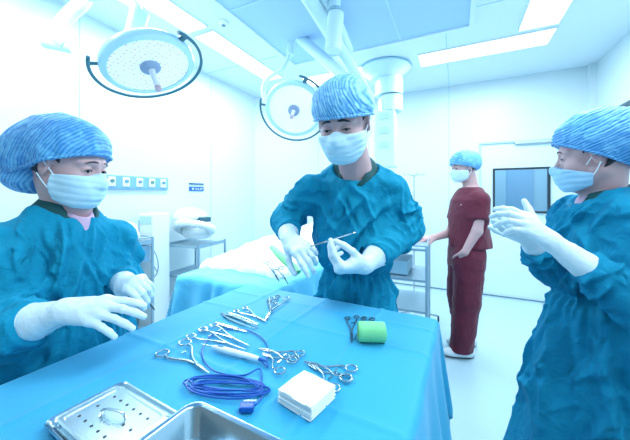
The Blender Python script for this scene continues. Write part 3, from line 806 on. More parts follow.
# ------------------------------------------------ the gowned woman at the left
def woman_left():
    hcn = W(69, 166, .925); fw = CD(.95, -.30)
    base = W(66, 300, .94); base[2] = 0
    root = empty('person', base, 'person in teal gown left of the instrument table, gloved hands over it', 'person')
    fh = nrm(CD(.99, .03, -.22)); ks = 1.07; Mh = basis(hcn, fh, (0, 0, 1)) @ Matrix.Scale(ks, 4)
    ks_eye[0] = .8
    neck = CW(-.800, .945, 1.262)
    shR, elR, wrR = CW(-.890, .815, 1.165), CW(-.795, .69, .965), W(66, 311, .665)
    shL, elL, wrL = CW(-.715, 1.05, 1.155), CW(-.735, 1.10, 1.0), W(124, 285, .90)
    lf = nrm(np.cross((0, 0, 1), fw))
    tr = [loft(base, fw, [(.70, 0, 0, .085, .12), (.9, 0, 0, .075, .11), (1.08, 0, 0, .08, .115), (1.16, 0, 0, .06, .11), (1.25, -.01, 0, .045, .07)])]
    L = legs(fw, base, .76, kz=.43)
    ex = [rc(a, b, .07, .05) for a, b, c in L]+[rc(b, c, .05, .035) for a, b, c in L]
    f = body(root, Mh, ks, neck, [(shR, elR, wrR, .040, .034, .024), (shL, elL, wrL, .040, .034, .024)], trunk=tr, extra=ex)
    lo, hi = bbox([hcn, base+[.2, .2, .08], base-[.2, .2, 0], shR, elR, wrR, shL, elL, wrL], .13); lo[2] = .03
    sdf_obj('body', f, lo, hi, .003, M_skin, root, fine=(hcn-.14, hcn+.14), hc=.009)
    make_head(root, Mh, (-.25, -.25), dict(n=(-.5, 0, 1), c0=0, c=.004, ax=(1, 0, -.35), wl=.0118, seed=9,
              blobs=[((-.022, 0, .056), (.104, .092, .086)), ((-.105, 0, -.005), (.068, .08, .075)), ((-.085, 0, .03), (.07, .08, .07))]), M_mask, .8, capm=cap_blue)
    # the bun end of the cap, drooping behind the neck
    bun = lambda P: ell((-.105, 0, -.050), (.058, .066, .056))(P) - .004*ridge(P[:,0]*30, P[:,1]*30, P[:,2]*12)
    sdf_obj('cap_bun', bun, (-.19, -.10, -.13), (-.02, .10, .03), .0035, cap_blue, root, M=Mh)
    sf = union([loft(base, fw, [(1.0, 0, 0, .095, .14), (1.17, 0, 0, .09, .145), (1.25, -.01, 0, .075, .10), (1.29, -.01, 0, .06, .075)]), rc(neck+[0, 0, -.02], neck+[0, 0, .012]-fw*.015, .074, .068)], .02)
    nk = ell(neck+fw*.055+[0, 0, .02], (.045, .045, .075))
    sdf_obj('scrub_shirt', lambda P: smax(sf(P), -nk(P), .004), *bbox([base+[0, 0, 1.0], base+[0, 0, 1.3]], .19), .006, M_scrub, root)
    uf = union([rc(neck+[0, 0, -.06]+fw*.03, neck+[0, 0, -.03]+fw*.03, .055, .048)], 0)
    nv = ell(neck+fw*.06+[0, 0, .035], (.04, .04, .06))
    sdf_obj('undershirt', lambda P: smax(uf(P), -nv(P), .004), *bbox([neck+[0, 0, -.05]], .11), .005, M_pink, root)
    secs = [(.28, .0, 0, .18, .24), (.72, .0, 0, .15, .20), (.90, .01, 0, .13, .175), (1.04, .01, 0, .125, .165), (1.11, 0, 0, .12, .165), (1.17, 0, 0, .105, .150), (1.225, -.006, 0, .088, .115), (1.28, -.012, 0, .06, .085)]
    arms = [(shR, elR, wrR + nrm(elR-wrR)*.085, .067, .075, .052), (shL, elL, wrL + nrm(elL-wrL)*.06, .062, .060, .046)]
    cut = [ell(neck+fw*.035+[0, 0, .045], (.092, .092, .075))]
    gown(root, M_gown, base, fw, secs, arms, cut, .30, folds=.015, seed=11, skirt_folds=.03, h=.0045, belt=.93)
    hR = Hand(wrR, W(104, 310, .655)-wrR, CD(.10, -.55, .80), 1, .93)
    glove(root, hR, [(.28, .30, .2), (.32, .32, .2), (.42, .35, .25), (.5, .4, .3)], wrR + nrm(elR-wrR)*.085, .041, seed=4, spread=(.16, .03, -.09, -.22), thumb=[(.72, .55, -.45), (.9, .25, -.45), (.95, .0, -.35)])
    hL = Hand(wrL, W(140, 282, .83)-wrL, CD(.15, -.55, .80), -1, .95)
    glove(root, hL, [(.6, .7, .4), (.95, .9, .5), (1.05, 1.0, .6), (1.1, 1.0, .6)], wrL + nrm(elL-wrL)*.065, .038, seed=5, spread=(.1, .03, -.04, -.1), thumb=[(.72, .55, -.55), (.85, .15, -.6), (.9, -.1, -.5)])
    tf = union([rc(a, b, .09, .07, wr=.006, wf=14) for a, b, c in L]+[rc(b, c, .07, .055, wr=.008, wf=16) for a, b, c in L], .03)
    sdf_obj('scrub_trousers', lambda P: smax(tf(P), .085-P[:, 2], .004), *bbox([np.array([base[0]-.1, base[1]-.1, .09]), np.array([base[0]+.1, base[1]+.1, .78])], .13), .009, M_scrub, root)
    for a, b, c in L: shoe(root, c, fw)
    return root, hL, hR
WL, WL_hL, WL_hR = woman_left()

# ------------------------------------------------ the gowned woman at the right
def woman_right():
    hcn = W(594, 156, 1.03); fw = CD(-.84, .45)
    base = CW(1.03, 1.03, 0)
    root = empty('person', base, 'person in teal gown at the right edge, in profile, clasping gloved hands', 'person')
    fh = nrm(CD(-.76, .65, -.12)); ks = 1.07; Mh = basis(hcn, fh, (0, 0, 1)) @ Matrix.Scale(ks, 4)
    ks_eye[0] = .8
    neck = CW(1.03, 1.04, 1.30)
    shL, elL, wrL = CW(.995, .88, 1.245), CW(.93, .815, .985), W(549, 240, .88)
    shR, elR, wrR = CW(1.05, 1.18, 1.245), CW(.925, 1.13, 1.03), W(528, 238, 1.03)
    lf = nrm(np.cross((0, 0, 1), fw))
    tr = [loft(base, fw, [(.75, 0, 0, .085, .12), (.95, 0, 0, .075, .11), (1.15, 0, 0, .08, .12), (1.23, 0, 0, .06, .11), (1.30, -.01, 0, .045, .07)])]
    L = legs(fw, base, .78, kz=.45)
    ex = [rc(a, b, .07, .05) for a, b, c in L]+[rc(b, c, .05, .035) for a, b, c in L]
    f = body(root, Mh, ks, neck, [(shR, elR, wrR, .040, .034, .024), (shL, elL, wrL, .040, .034, .024)], trunk=tr, extra=ex)
    lo, hi = bbox([hcn, base+[.2, .2, .08], base-[.2, .2, 0], shR, elR, wrR, shL, elL, wrL], .13); lo[2] = .03
    sdf_obj('body', f, lo, hi, .003, M_skin, root, fine=(hcn-.14, hcn+.14), hc=.009)
    make_head(root, Mh, (0, -.1), dict(n=(-.62, 0, 1), c0=0, c=-.002, ms=.35, mz=.016, ax=(.35, .1, 1), wl=.0125, seed=2,
              blobs=[((-.018, 0, .058), (.115, .096, .092)), ((-.110, 0, .025), (.080, .080, .080))]), mat('mask_side_shade', (.36, .66, .88), .7), .8, capm=cap_right)  # bluer mask copy: shade on its side is put into the colour
    sf = union([loft(base, fw, [(1.05, 0, 0, .095, .14), (1.22, 0, 0, .09, .145), (1.30, -.01, 0, .075, .10), (1.33, -.01, 0, .06, .075)]), rc(neck+[0, 0, -.02], neck+[0, 0, .012]-fw*.015, .070, .064)], .02)
    nk = ell(neck+fw*.055+[0, 0, .03], (.045, .045, .085))
    sdf_obj('scrub_shirt', lambda P: smax(sf(P), -nk(P), .004), *bbox([base+[0, 0, 1.05], base+[0, 0, 1.35]], .19), .006, M_scrub, root)
    uf = rc(neck+[0, 0, -.06]+fw*.03, neck+[0, 0, .0]+fw*.015, .055, .054)
    nv = ell(neck+fw*.06+[0, 0, .06], (.045, .045, .065))
    sdf_obj('undershirt', lambda P: smax(uf(P), -nv(P), .004), *bbox([neck+[0, 0, -.05]], .12), .005, M_pink, root)
    secs = [(.18, .04, 0, .27, .28), (.48, .01, 0, .225, .24), (.80, .0, 0, .175, .20), (.965, .0, 0, .145, .175), (1.08, .01, 0, .150, .185), (1.17, 0, 0, .14, .185), (1.25, 0, 0, .115, .17), (1.30, -.008, 0, .085, .12), (1.335, -.012, 0, .06, .085)]
    arms = [(shR, elR, wrR + nrm(elR-wrR)*.06, .066, .066, .046), (shL, elL, wrL + nrm(elL-wrL)*.115, .070, .068, .047)]
    cut = [ell(neck+fw*.045+[0, 0, .045], (.100, .100, .085))]
    gown(root, M_gown2, base, fw, secs, arms, cut, .20, folds=.016, seed=21, skirt_folds=.045, h=.0045, belt=.955)
    hL = Hand(wrL, W(524, 221, .875)-wrL, CD(.25, -.80, .50), -1, 1.0)
    glove(root, hL, [(.35, .5, .3), (.45, .65, .4), (.55, .75, .45), (.65, .8, .5)], wrL + nrm(elL-wrL)*.12, .041, seed=7, spread=(.1, .03, -.04, -.12), thumb=[(.55, .75, -.1), (.6, .8, -.05), (.7, .7, .0)])
    hR = Hand(wrR, W(511, 226, .965)-wrR, CD(-.35, -.30, .9), 1, 1.0)
    hR = Hand(wrR, W(512, 226, .965)-wrR, CD(-.25, -.75, -.60), 1, .98)
    glove(root, hR, [(.15, .2, .15), (.2, .25, .2), (.28, .3, .2), (.35, .35, .25)], wrR + nrm(elR-wrR)*.065, .040, seed=8, spread=(.15, .04, -.07, -.18), thumb=[(.7, .6, -.3), (.85, .4, -.3), (.9, .2, -.3)])
    tf = union([rc(a, b, .09, .07, wr=.006, wf=14) for a, b, c in L]+[rc(b, c, .07, .055, wr=.008, wf=16) for a, b, c in L], .03)
    sdf_obj('scrub_trousers', lambda P: smax(tf(P), .085-P[:, 2], .004), *bbox([np.array([base[0]-.1, base[1]-.1, .09]), np.array([base[0]+.1, base[1]+.1, .8])], .13), .009, M_scrub, root)
    for a, b, c in L: shoe(root, c, fw)
    return root
WR = woman_right()

# ------------------------------------------------ the man in burgundy scrubs
def man_red():
    D = 2.42; fw = CD(-.96, .10)
    base = W(466, 350, D); base[2] = 0
    root = empty('person', base, 'person in burgundy short sleeved scrubs standing by the door, one hand in the pocket', 'person')
    hcn = W(464, 167.5, D); ks = 1.02
    fh = nrm(CD(-.99, -.08, -.16)); Mh = basis(hcn, fh, (0, 0, 1)) @ Matrix.Scale(ks, 4)
    ks_eye[0] = .6
    neck = W(471, 187, D)
    ln = nrm(np.cross((0, 0, 1), fw))
    shL, elL, wrL = W(480, 200, D-.15), W(477, 231, D-.17), W(465, 252, D-.15)
    shR, elR, wrR = W(462, 199, D+.16), W(450, 233, D+.12), W(433, 238, D+.0)
    tr = [loft(base, fw, [(.85, .0, 0, .09, .14), (1.0, 0, 0, .09, .14), (1.2, -.02, 0, .10, .16), (1.30, -.02, 0, .08, .15), (1.37, -.03, 0, .05, .08)])]
    fL = [(base+[0, 0, .82]+ln*.07, base+[0, 0, .45]+ln*.085+fw*.03, base+[0, 0, .09]+ln*.08+fw*.07),
          (base+[0, 0, .82]-ln*.07, base+[0, 0, .45]-ln*.085+fw*.02, base+[0, 0, .09]-ln*.10-fw*.03)]
    ex = [rc(a, b, .07, .05) for a, b, c in fL]+[rc(b, c, .05, .035) for a, b, c in fL]
    hR = Hand(wrR, CD(-.88, -.15, -.06), CD(-.1, -.35, .9), 1, .95)
    hf = hR.prims([(.15, .3, .2), (.2, .3, .2), (.25, .35, .2), (.3, .35, .2)])
    hLn = Hand(wrL, W(460, 267, D-.04)-wrL, ln, -1, .90)
    hg = hLn.prims([(.1, .2, .1)]*4)
    f = body(root, Mh, ks, neck, [(shR, elR, wrR, .046, .038, .026), (shL, elL, wrL, .050, .040, .027)], trunk=tr, extra=ex, hands=(hf, hg))
    lo, hi = bbox([hcn, base+[.2, .2, .08], base-[.2, .2, 0], shR, elR, wrR, shL, elL, wrL]+hR.tip, .12); lo[2] = .03
    sdf_obj('body', f, lo, hi, .0045, M_skin, root)
    make_head(root, Mh, (0, -.2), dict(n=(-.42, 0, 1), c0=0, c=-.0, ax=(.4, .2, 1), wl=.014, seed=6,
              blobs=[((-.014, 0, .052), (.102, .086, .080)), ((-.065, 0, .03), (.06, .07, .065))]), mat('mask_pale', (.62, .84, .94), .7), .6, capm=cap_far)
    # shirt
    def fo(x, y, z, an): return .012*(ridge(x*8+z*3, y*8+z*3, z*3)-.35) + .010*np.clip((1.05-z)/.2, 0, 1)*(ridge(an*2.2, z*1.3, an*0)-.3)
    sb = loft(base, fw, [(.87, -.03, 0, .155, .185), (1.0, -.025, 0, .145, .18), (1.15, -.02, 0, .145, .19), (1.27, -.025, 0, .13, .19), (1.33, -.03, 0, .10, .15), (1.375, -.035, 0, .07, .10)], fo)
    seL, seR = shL+(elL-shL)*.62, shR+(elR-shR)*.62
    slv = []
    for s0, s1 in ((shL, seL), (shR, seR)):
        g_ = rc(s0, s1, .070, .070, wr=.006, wf=16); nn = nrm(s1-s0).astype(np.float32)
        slv.append((lambda P, g_=g_, nn=nn, s1=np.asarray(s1, np.float32): smax(g_(P), (P-s1)@nn, .004), .03))
    sh = union([sb]+slv, .03)
    cut = ell(neck+fw*.03+[0, 0, .05], (.07, .07, .065))
    def sfn(P):
        d = smax(sh(P), -cut(P), .005)
        return smax(d, .885-P[:, 2], .006)
    lo, hi = bbox([base+[0, 0, .9], base+[0, 0, 1.36], shL, shR, seL, seR], .24)
    sdf_obj('scrub_shirt', sfn, lo, hi, .006, M_red, root)
    # trousers
    tf = union([rc(fL[0][0], fL[0][1], .115, .098, wr=.008, wf=14), (rc(fL[0][1], fL[0][2]+[0, 0, -.02], .098, .080, wr=.010, wf=16, seed=3), .02),
                (rc(fL[1][0], fL[1][1], .115, .095, wr=.008, wf=14, seed=5), .03), (rc(fL[1][1], fL[1][2]+[0, 0, -.02], .095, .078, wr=.010, wf=16, seed=8), .015),
                (loft(base, fw, [(.72, 0, 0, .13, .16), (.95, -.01, 0, .125, .16)]), .03)], .02)
    def tfn(P):
        q = P-base.astype(np.float32)
        d = tf(P) - .006*(ridge((q@ln.astype(np.float32))*14, q[:,0]*6, q[:,2]*2.2)-.3)
        return smax(d, .05-P[:, 2], .004)
    lo, hi = bbox([base+[0, 0, .05], base+[0, 0, .95]], .26); lo[2] = .02
    sdf_obj('scrub_trousers', tfn, lo, hi, .006, M_red, root)
    pk = [project(tfn, hLn.w(.03, y, 0), .002) for y in (-.06, -.02, .02, .06)]
    MB().tube(catmull(pk, 4), .003, 6).build('pocket_edge', M_red, root)
    for a, b, c in fL: shoe(root, c+fw*.0, fw)
    q = [project(sfn, W(455+dx, 203+dy, D-.15), .0015) for dx, dy in ((-.7, 0), (.7, .2))]
    MB().tube(q, .005, 8).build('chest_emblem', mat('emblem_pale', (.75, .70, .75), .6), root)
    return root
MR = man_red()
# ============================================================ instrument table, patient table, carts
M_drape = mat('drape_cloth', (.012, .335, .59), .7, sheen=.15, bump=[(-3, 3, .6, .35, .01), (60, 3, .6, .12, .004)], col2=(.016, .36, .62), cscale=4)
M_drape2 = mat('drape_cloth_light', (.10, .55, .82), .7, sheen=.15, bump=[(10, 4, 1.0, .4, .02), (60, 3, .6, .12, .004)], col2=(.09, .54, .80), cscale=5)
M_sheet = mat('white_sheet', (.86, .93, .95), .7, bump=[(9, 4, 1.2, .5, .02)])
def cloth(name, org, rz, hx, hy, ztop, over, m, label, cat, lump=None, wave=.02, seed=0, n=170, parent=None, thick=.0016, crease=(), zmin=.03):
    """a cloth laid over a rectangle (half sizes hx, hy), hanging down by over=(x-, x+, y-, y+)"""
    ux = np.linspace(-hx-over[0], hx+over[1], n); uy = np.linspace(-hy-over[2], hy+over[3], n)
    U, V_ = np.meshgrid(ux, uy, indexing='ij')
    px_, py_ = np.clip(U, -hx, hx), np.clip(V_, -hy, hy); ex, ey = U-px_, V_-py_
    e = np.hypot(ex, ey); e1 = np.maximum(e, 1e-6); dx, dy = ex/e1, ey/e1
    R = .018; a = np.minimum(e/R, math.pi/2)
    out = R*np.sin(a); down = R*(1-np.cos(a)) + np.maximum(e-R*math.pi/2, 0)
    s = (px_+U*.3)*1.0*np.abs(dy) + (py_+V_*.3)*np.abs(dx) + np.arctan2(dy, dx)*.16
    wv = vnoise(s*5+seed, s*0+seed, U*0)
    k = np.clip(e/.22, 0, 1.3)
    out = out + wave*k*(1+np.sin(s*34+6*wv+seed)) + .03*k*wv
    x = px_+dx*out; y = py_+dy*out; z = ztop-down
    g = 1-np.clip(e/.03, 0, 1)
    z = z + g*.0018*(ridge(U*5+seed, V_*5, U*0+1)-.3)
    for (ax, c, h_) in crease:
        q = (U if ax == 0 else V_) - c + .003*np.sin((V_ if ax == 0 else U)*9)
        z = z + g*h_*np.exp(-np.abs(q)/.006)
    if lump is not None: z = z + lump(U, V_, g, e)
    z = np.maximum(z, zmin)
    cr, sr = math.cos(rz), math.sin(rz)
    P = np.stack([org[0]+cr*x-sr*y, org[1]+sr*x+cr*y, z], -1).reshape(-1, 3)
    i = np.arange(n*n).reshape(n, n)
    q = np.stack([i[:-1, :-1], i[1:, :-1], i[1:, 1:], i[:-1, 1:]], -1).reshape(-1, 4)
    o = mesh_obj(name, P, q, m, parent, origin=(org[0], org[1], ztop))
    so = o.modifiers.new('thickness', 'SOLIDIFY'); so.thickness = thick; so.offset = -1
    if label: prop(o, label, cat)
    return o
ZT = .92
# the table top as a quadrilateral: A far left, B far right; its long sides run towards the camera
tA, tB = CW(-.300, 1.275, ZT), CW(.388, .915, ZT)
ang = math.atan2(tB[1]-tA[1], tB[0]-tA[0])
near_c = CW(-.56, .20, ZT); near_r = CW(.06, .22, ZT)
hx = np.linalg.norm(tB-tA)/2-.015; depth = .92
ydir = np.array([math.sin(ang), -math.cos(ang), 0])       # towards the camera side
# slight turn so that both long sides follow the photograph
ctr = (tA+tB)/2 + ydir*depth/2
tt = empty('instrument_table', (ctr[0], ctr[1], 0), 'steel instrument table standing under the blue drape, mostly hidden by it', 'table', rz=ang)
def loc(x, y, z): 
    c, s = math.cos(ang), math.sin(ang); return np.array([ctr[0]+c*x-s*y, ctr[1]+s*x+c*y, z])
MT = Matrix.Translation((ctr[0], ctr[1], 0)) @ Matrix.Rotation(ang, 4, 'Z')
MB().box((0, 0, ZT-.018), (2*hx-.02, depth-.04, .03)).build('table_top', M_steel, tt, smooth=False, M=MT, bevel=.004)
for sx in (-1, 1):
    for sy in (-1, 1):
        lg = MB().cyl((sx*(hx-.05), sy*(depth/2-.06), .07), (sx*(hx-.05), sy*(depth/2-.06), ZT-.03), .014).build('leg', M_steel, tt, M=MT)
        MB().cyl((sx*(hx-.05)-.012, sy*(depth/2-.06), .034), (sx*(hx-.05)+.012, sy*(depth/2-.06), .034), .033).build('caster', M_dark, lg, M=MT)
MB().box((0, 0, .25), (2*hx-.1, depth-.12, .015)).build('lower_shelf', M_steel, tt, smooth=False, M=MT)
def lump1(U, V_, g, e):
    return 0
cloth('surgical_drape', ctr, ang, hx, depth/2-.01, ZT, (.33, .30, .30, .26), M_drape, 'large blue drape covering the instrument table in the foreground', 'drape',
      wave=.010, seed=3, n=260, crease=((0, -.22, .005), (0, .0, .004), (0, .21, .006), (1, .22, .004), (1, -.05, .005), (1, .36, .004)))
TZ = ZT+.0025

# --------------------------------------------- operating table with the covered patient behind
ob = empty('operating_table', (-1.0, 2.0, 0), 'operating table standing behind the instrument table, hidden under its drapes', 'table')
MB().box((-1.0, 2.0, .80), (.52, 1.75, .07)).build('table_top', mat('pad_black', (.02, .03, .04), .5), ob, smooth=False, bevel=.01)
MB().box((-1.0, 2.1, .42), (.24, .34, .68)).build('column', M_steel, ob, smooth=False, bevel=.01)
MB().box((-1.0, 2.1, .05), (.5, .95, .09)).build('base', M_steel, ob, smooth=False, bevel=.01)
def lumpA(U, V_, g, e):
    r = np.exp(-(U/.24)**2)*np.clip((V_+.98)/.5, 0, 1)
    return g*(.06*r + .012*ridge(U*6, V_*6, U*0))
oc = (-1.03, 2.02, 0)
cloth('surgical_drape', oc, 0, .31, .92, .875, (.44, .40, .40, .30), M_drape2, 'light blue drape hanging over the near end of the operating table', 'drape', lump=lumpA, wave=.02, seed=8, n=190)
def lumpB(U, V_, g, e):
    r = np.exp(-(U/.27)**2)
    v = V_+.1
    return g*(.10*r*np.clip((v+.85)/.45, 0, 1) + .05*np.exp(-((v-.1)/.3)**2-(U/.2)**2) + .022*ridge(U*7+1, V_*6, U*0+2) + .015*ridge(U*15, V_*13+4, U*0)) + (1-g)*.0
o = cloth('white_drape', (-1.06, 2.13, 0), .0, .27, .88, .905, (.20, .05, .04, .25), M_sheet, 'crumpled white sheet over the patient on the operating table', 'drape', lump=lumpB, wave=.022, seed=15, n=200, zmin=.3)
# green towel and clamps on the patient
pt = [W(272, 257, 1.56), W(281, 268, 1.47), W(290, 276, 1.40), W(298, 281, 1.345)]
for q, z in zip(pt, (.995, .965, .94, .915)): q[2] = z+.035
M_green = mat('green_gauze', (.22, .70, .32), .8, bump=[(70, 3, .5, .4, .003)])
gt = MB().tube(catmull(pt, 6), [.013+.010*math.sin(.35+2.5*k/18) for k in range(19)], 14, flat=.75).build('green_towel', M_green)
prop(gt, 'green rolled towel lying on the drape in front of the surgeon\'s hanging hand', 'towel')

# --------------------------------------------- carts by the left wall
def cart(name, c, rz, w, d, h, label, shelves, drawer=None, m=M_steel, rail=True):
    t = empty(name, (c[0], c[1], 0), label, 'cart', rz=rz); Mx = Matrix.Translation((c[0], c[1], 0)) @ Matrix.Rotation(rz, 4, 'Z')
    for sx in (-1, 1):
        for sy in (-1, 1):
            l = MB().cyl((sx*w/2, sy*d/2, .08), (sx*w/2, sy*d/2, h+.03), .012).build('post', m, t, M=Mx)
            MB().cyl((sx*w/2-.01, sy*d/2, .036), (sx*w/2+.01, sy*d/2, .036), .035).build('caster', M_dark, l, M=Mx)
    for z in shelves:
        b = MB().box((0, 0, z), (w, d, .016))
        for sx in (-1, 1): b.box((sx*w/2, 0, z+.012), (.008, d, .03))
        b.build('shelf', m, t, smooth=False, M=Mx)
    if rail:
        r = MB()
        for sy in (-1, 1): r.cyl((-w/2, sy*d/2, h+.03), (w/2, sy*d/2, h+.03), .006)
        for sx in (-1, 1): r.cyl((sx*w/2, -d/2, h+.03), (sx*w/2, d/2, h+.03), .006)
        r.build('guard_rail', m, t, M=Mx)
    if drawer:
        z0, z1 = drawer
        k = MB().box((0, 0, (z0+z1)/2), (w-.03, d-.03, z1-z0)).build('drawer', mat('drawer_grey', (.22, .42, .58), .4), t, smooth=False, M=Mx, bevel=.004)
        MB().box((0, -d/2+.01, (z0+z1)/2+.02), (w*.35, .02, .014)).build('drawer_handle', M_steel, k, smooth=False, M=Mx)
    return t, Mx
M_post = mat('grey_post', (.34, .50, .60), .35, .5)
cA, MA = cart('drawer_cart', W(123, 250, 2.45), .0, .36, .28, .92, 'steel cart with a grey drawer, right behind the gowned woman at the left', (.15, .45, .90), (.74, .88), M_post)
cc = W(123, 250, 2.45)
# bundle of wrapped things on the drawer cart
def blob(name, c, r, m, label, cat, seed=0, amp=.02, sc_=9, rz=0, parent=None):
    c = np.array(c, float); r = np.array(r, float)
    E = ell(c, r, np.array(Matrix.Rotation(rz, 3, 'Z'), np.float32))
    f = lambda P: smax(E(P) - amp*(ridge(P[:,0]*sc_+seed, P[:,1]*sc_, P[:,2]*sc_)-.4), c[2]-r[2]*.55-P[:, 2], .006)
    o = sdf_obj(name, f, c-r.max()*0-r-.03 if rz == 0 else c-r.max()-.03, c+r+.03 if rz == 0 else c+r.max()+.03, .007, m, parent)
    return prop(o, label, cat) if label else o
blob('wrapped_bundle', (cc[0]+.02, cc[1], .975), (.13, .10, .11), M_sheet, 'crumpled white cloth bundle on top of the drawer cart', 'bundle', 3)
# white machine cabinet with its cable
c0 = W(152, 250, 2.72)
cb = empty('machine_cabinet', (c0[0], c0[1], 0), 'narrow white machine cabinet between the two carts, with a looped grey cable', 'cabinet', rz=.15)
Mc = Matrix.Translation((c0[0], c0[1], 0)) @ Matrix.Rotation(.15, 4, 'Z')
MB().box((0, .03, .60), (.17, .20, 1.08)).build('casing', M_white, cb, smooth=False, M=Mc, bevel=.012)
MB().box((0, -.072, 1.08), (.13, .008, .07)).build('control_panel', mat('pale_grey', (.50, .72, .82), .4), cb, smooth=False, M=Mc)
MB().box((0, 0, .035), (.20, .24, .05)).build('base', M_dark, cb, smooth=False, M=Mc, bevel=.008)
lp = [(.05+.11*math.cos(a), -.085-.01*math.sin(a*2), .70+.15*math.sin(a)) for a in np.linspace(-.6, 5.9, 30)]
MB().tube([(-.07, -.075, 1.08)]+[(-.06, -.09, .9)]+lp, .005, 8).build('cable', mat('grey_cable', (.30, .48, .58), .5), cb, M=Mc)
cB, MBm = cart('equipment_cart', W(197, 250, 3.04), .1, .40, .40, .80, 'grey framed cart by the left wall carrying a white hose unit', (.2, .50, .80), None, M_post, rail=False)
c1 = W(197, 250, 3.04)
# warming unit with a white hose
wu = empty('warming_unit', (c1[0], c1[1], .81), 'white warming unit with a thick coiled hose and draped towel on the grey cart', 'warming unit')
blob('unit_body', (c1[0]-.03, c1[1]+.04, .93), (.17, .14, .13), M_white, None, None, 0, .0, parent=wu)
hs = []
for k in range(26):
    a = 2.6+k/25*4.6; hs.append(np.array([c1[0]+.02+.21*math.cos(a), c1[1]-.05+.13*math.sin(a), .95-.07*math.sin(a*.8)+.05*math.cos(a+2.2)]))
hb = MB(); cp = catmull(hs, 4)
hb.tube(cp, [.036+.003*math.sin(i*1.7) for i in range(len(cp))], 14); hb.build('hose', M_white, wu)
blob('towel', (c1[0]-.07, c1[1]-.02, 1.09), (.19, .13, .075), M_sheet, None, None, 5, .03, parent=wu)
MB().box((c1[0]+.10, c1[1]-.02, 1.06), (.14, .10, .05)).build('control_box', mat('dark_teal_plastic', (.03, .12, .17), .4), wu, smooth=False, bevel=.008)
# cart at the right behind the surgeon
cr = W(405, 290, 2.30)
cart('rail_cart', cr, .05, .34, .44, .92, 'steel rail cart between the surgeon and the person in burgundy', (.18, .48, .70, .92), None, M_post)
MB_ = MB().box((cr[0]-.06, cr[1], .765), (.2, .3, .1)).build('supply_box', mat('supply_blue', (.30, .52, .66), .5), None, smooth=False, bevel=.005)
prop(MB_, 'grey blue supply box on a middle shelf of the rail cart', 'box')
blob('folded_cloth', (cr[0]-.04, cr[1]+.02, .962), (.10, .14, .045), M_sheet, 'white folded cloth on top of the rail cart', 'cloth', 2, .01)
# ============================================================ surgical lamps and pendant
def lens_mat():
    m, nt, b = new_mat('lamp_lens'); N, L = nt.nodes, nt.links
    tc = N.new('ShaderNodeTexCoord'); v = N.new('ShaderNodeTexVoronoi'); v.inputs['Scale'].default_value = 34; v.inputs['Randomness'].default_value = .35
    L.new(tc.outputs['Object'], v.inputs['Vector'])
    r = N.new('ShaderNodeValToRGB'); e = r.color_ramp.elements
    e[0].position = .16; e[0].color = (.66, .40, .42, 1); e[1].position = .24; e[1].color = (.80, .90, .95, 1)
    L.new(v.outputs['Distance'], r.inputs[0]); L.new(r.outputs[0], b.inputs['Base Color']); L.new(r.outputs[0], b.inputs['Emission Color'])
    b.inputs['Emission Strength'].default_value = .30; b.inputs['Roughness'].default_value = .25
    return m
M_lens = lens_mat(); M_hub = mat('lamp_hub', (.28, .38, .56), .4); M_tip = mat('lamp_tip', (.62, .46, .55), .4)
M_arm = mat('lamp_arm', (.66, .88, .96), .35); M_bar = mat('handle_bar', (.03, .16, .22), .35)
def lamp(c, n, up, R, bar0, bar1, label, arms):
    """n: the direction the lamp shines in; up: rough image-up on the disc"""
    n = nrm(n); Mx = basis(c, nrm(np.cross(n, np.cross(up, n))), n)   # x: towards 'up' in the disc plane, z: shining direction
    t = empty('surgical_lamp', c, label, 'surgical lamp')
    MB().lathe([(R*.2, -.085), (R*.55, -.08), (R*.92, -.05), (R, -.022), (R*1.0, .0), (R*.975, .012), (R*.86, .018), (R*.85, .006)], Mx, 64).build('housing', mat('lamp_housing', (.52, .80, .92), .3), t)
    MB().lathe([(.0, .0075), (R*.86, .0075), (R*.86, .0)], Matrix.Identity(4), 64, cap=False).build('lens', M_lens, t, M=Mx)
    h = MB().lathe([(.060, .006), (.058, .022), (.040, .034), (.032, .034)], Mx, 32).build('hub', M_hub, t)
    MB().lathe([(.021, .03), (.018, .06), (.016, .13), (.017, .165), (.012, .175)], Mx, 20).build('handle', mat('handle_white', (.80, .84, .92), .3), t)
    MB().lathe([(.0185, .150), (.0185, .178), (.010, .183)], Mx, 20).build('handle_tip', M_tip, t)
    pts = []
    for k in range(41):
        a = bar0+(bar1-bar0)*k/40; pts.append(np.array(Mx @ Vector((R*1.17*math.cos(a), R*1.17*math.sin(a), .0))))
    b = MB().tube(pts, .0105, 10).build('handle_bar', M_bar, t)
    for k, a in enumerate((bar0+.20, bar1-.20)):
        s = MB(); q = [Mx @ Vector((R*f_*math.cos(a), R*f_*math.sin(a), -.012)) for f_ in (.95, 1.17)]
        s.tube([np.array(q[0]), np.array(q[1])], .022, 8, flat=.5); s.build('bar_bracket', M_bar, b)
    for nm, pts, r in arms:
        if nm.startswith('joint'): MB().cyl(pts[0], pts[1], r, n=24).build('joint', M_arm, t)
        else: MB().tube(catmull(pts, 8) if len(pts) > 2 else pts, r, 20).build(nm, M_arm, t)
    ld = bpy.data.lights.new('lamp_beam', 'SPOT'); ld.energy = 70; ld.spot_size = math.radians(70); ld.spot_blend = .8; ld.shadow_soft_size = .25; ld.color = (.9, .97, 1)
    lo = bpy.data.objects.new('lamp_beam', ld); COL.objects.link(lo); lo.parent = t
    Ml = basis(np.array(c)+n*.21, nrm(np.cross(n, (0.3, 1, .2))), -n); lo.matrix_basis = t.matrix_world.inverted() @ Ml
    return t, Mx
d1 = 1.83; c1_ = W(150, 66, d1); n1 = nrm(CD(.40, -.14, -.92))
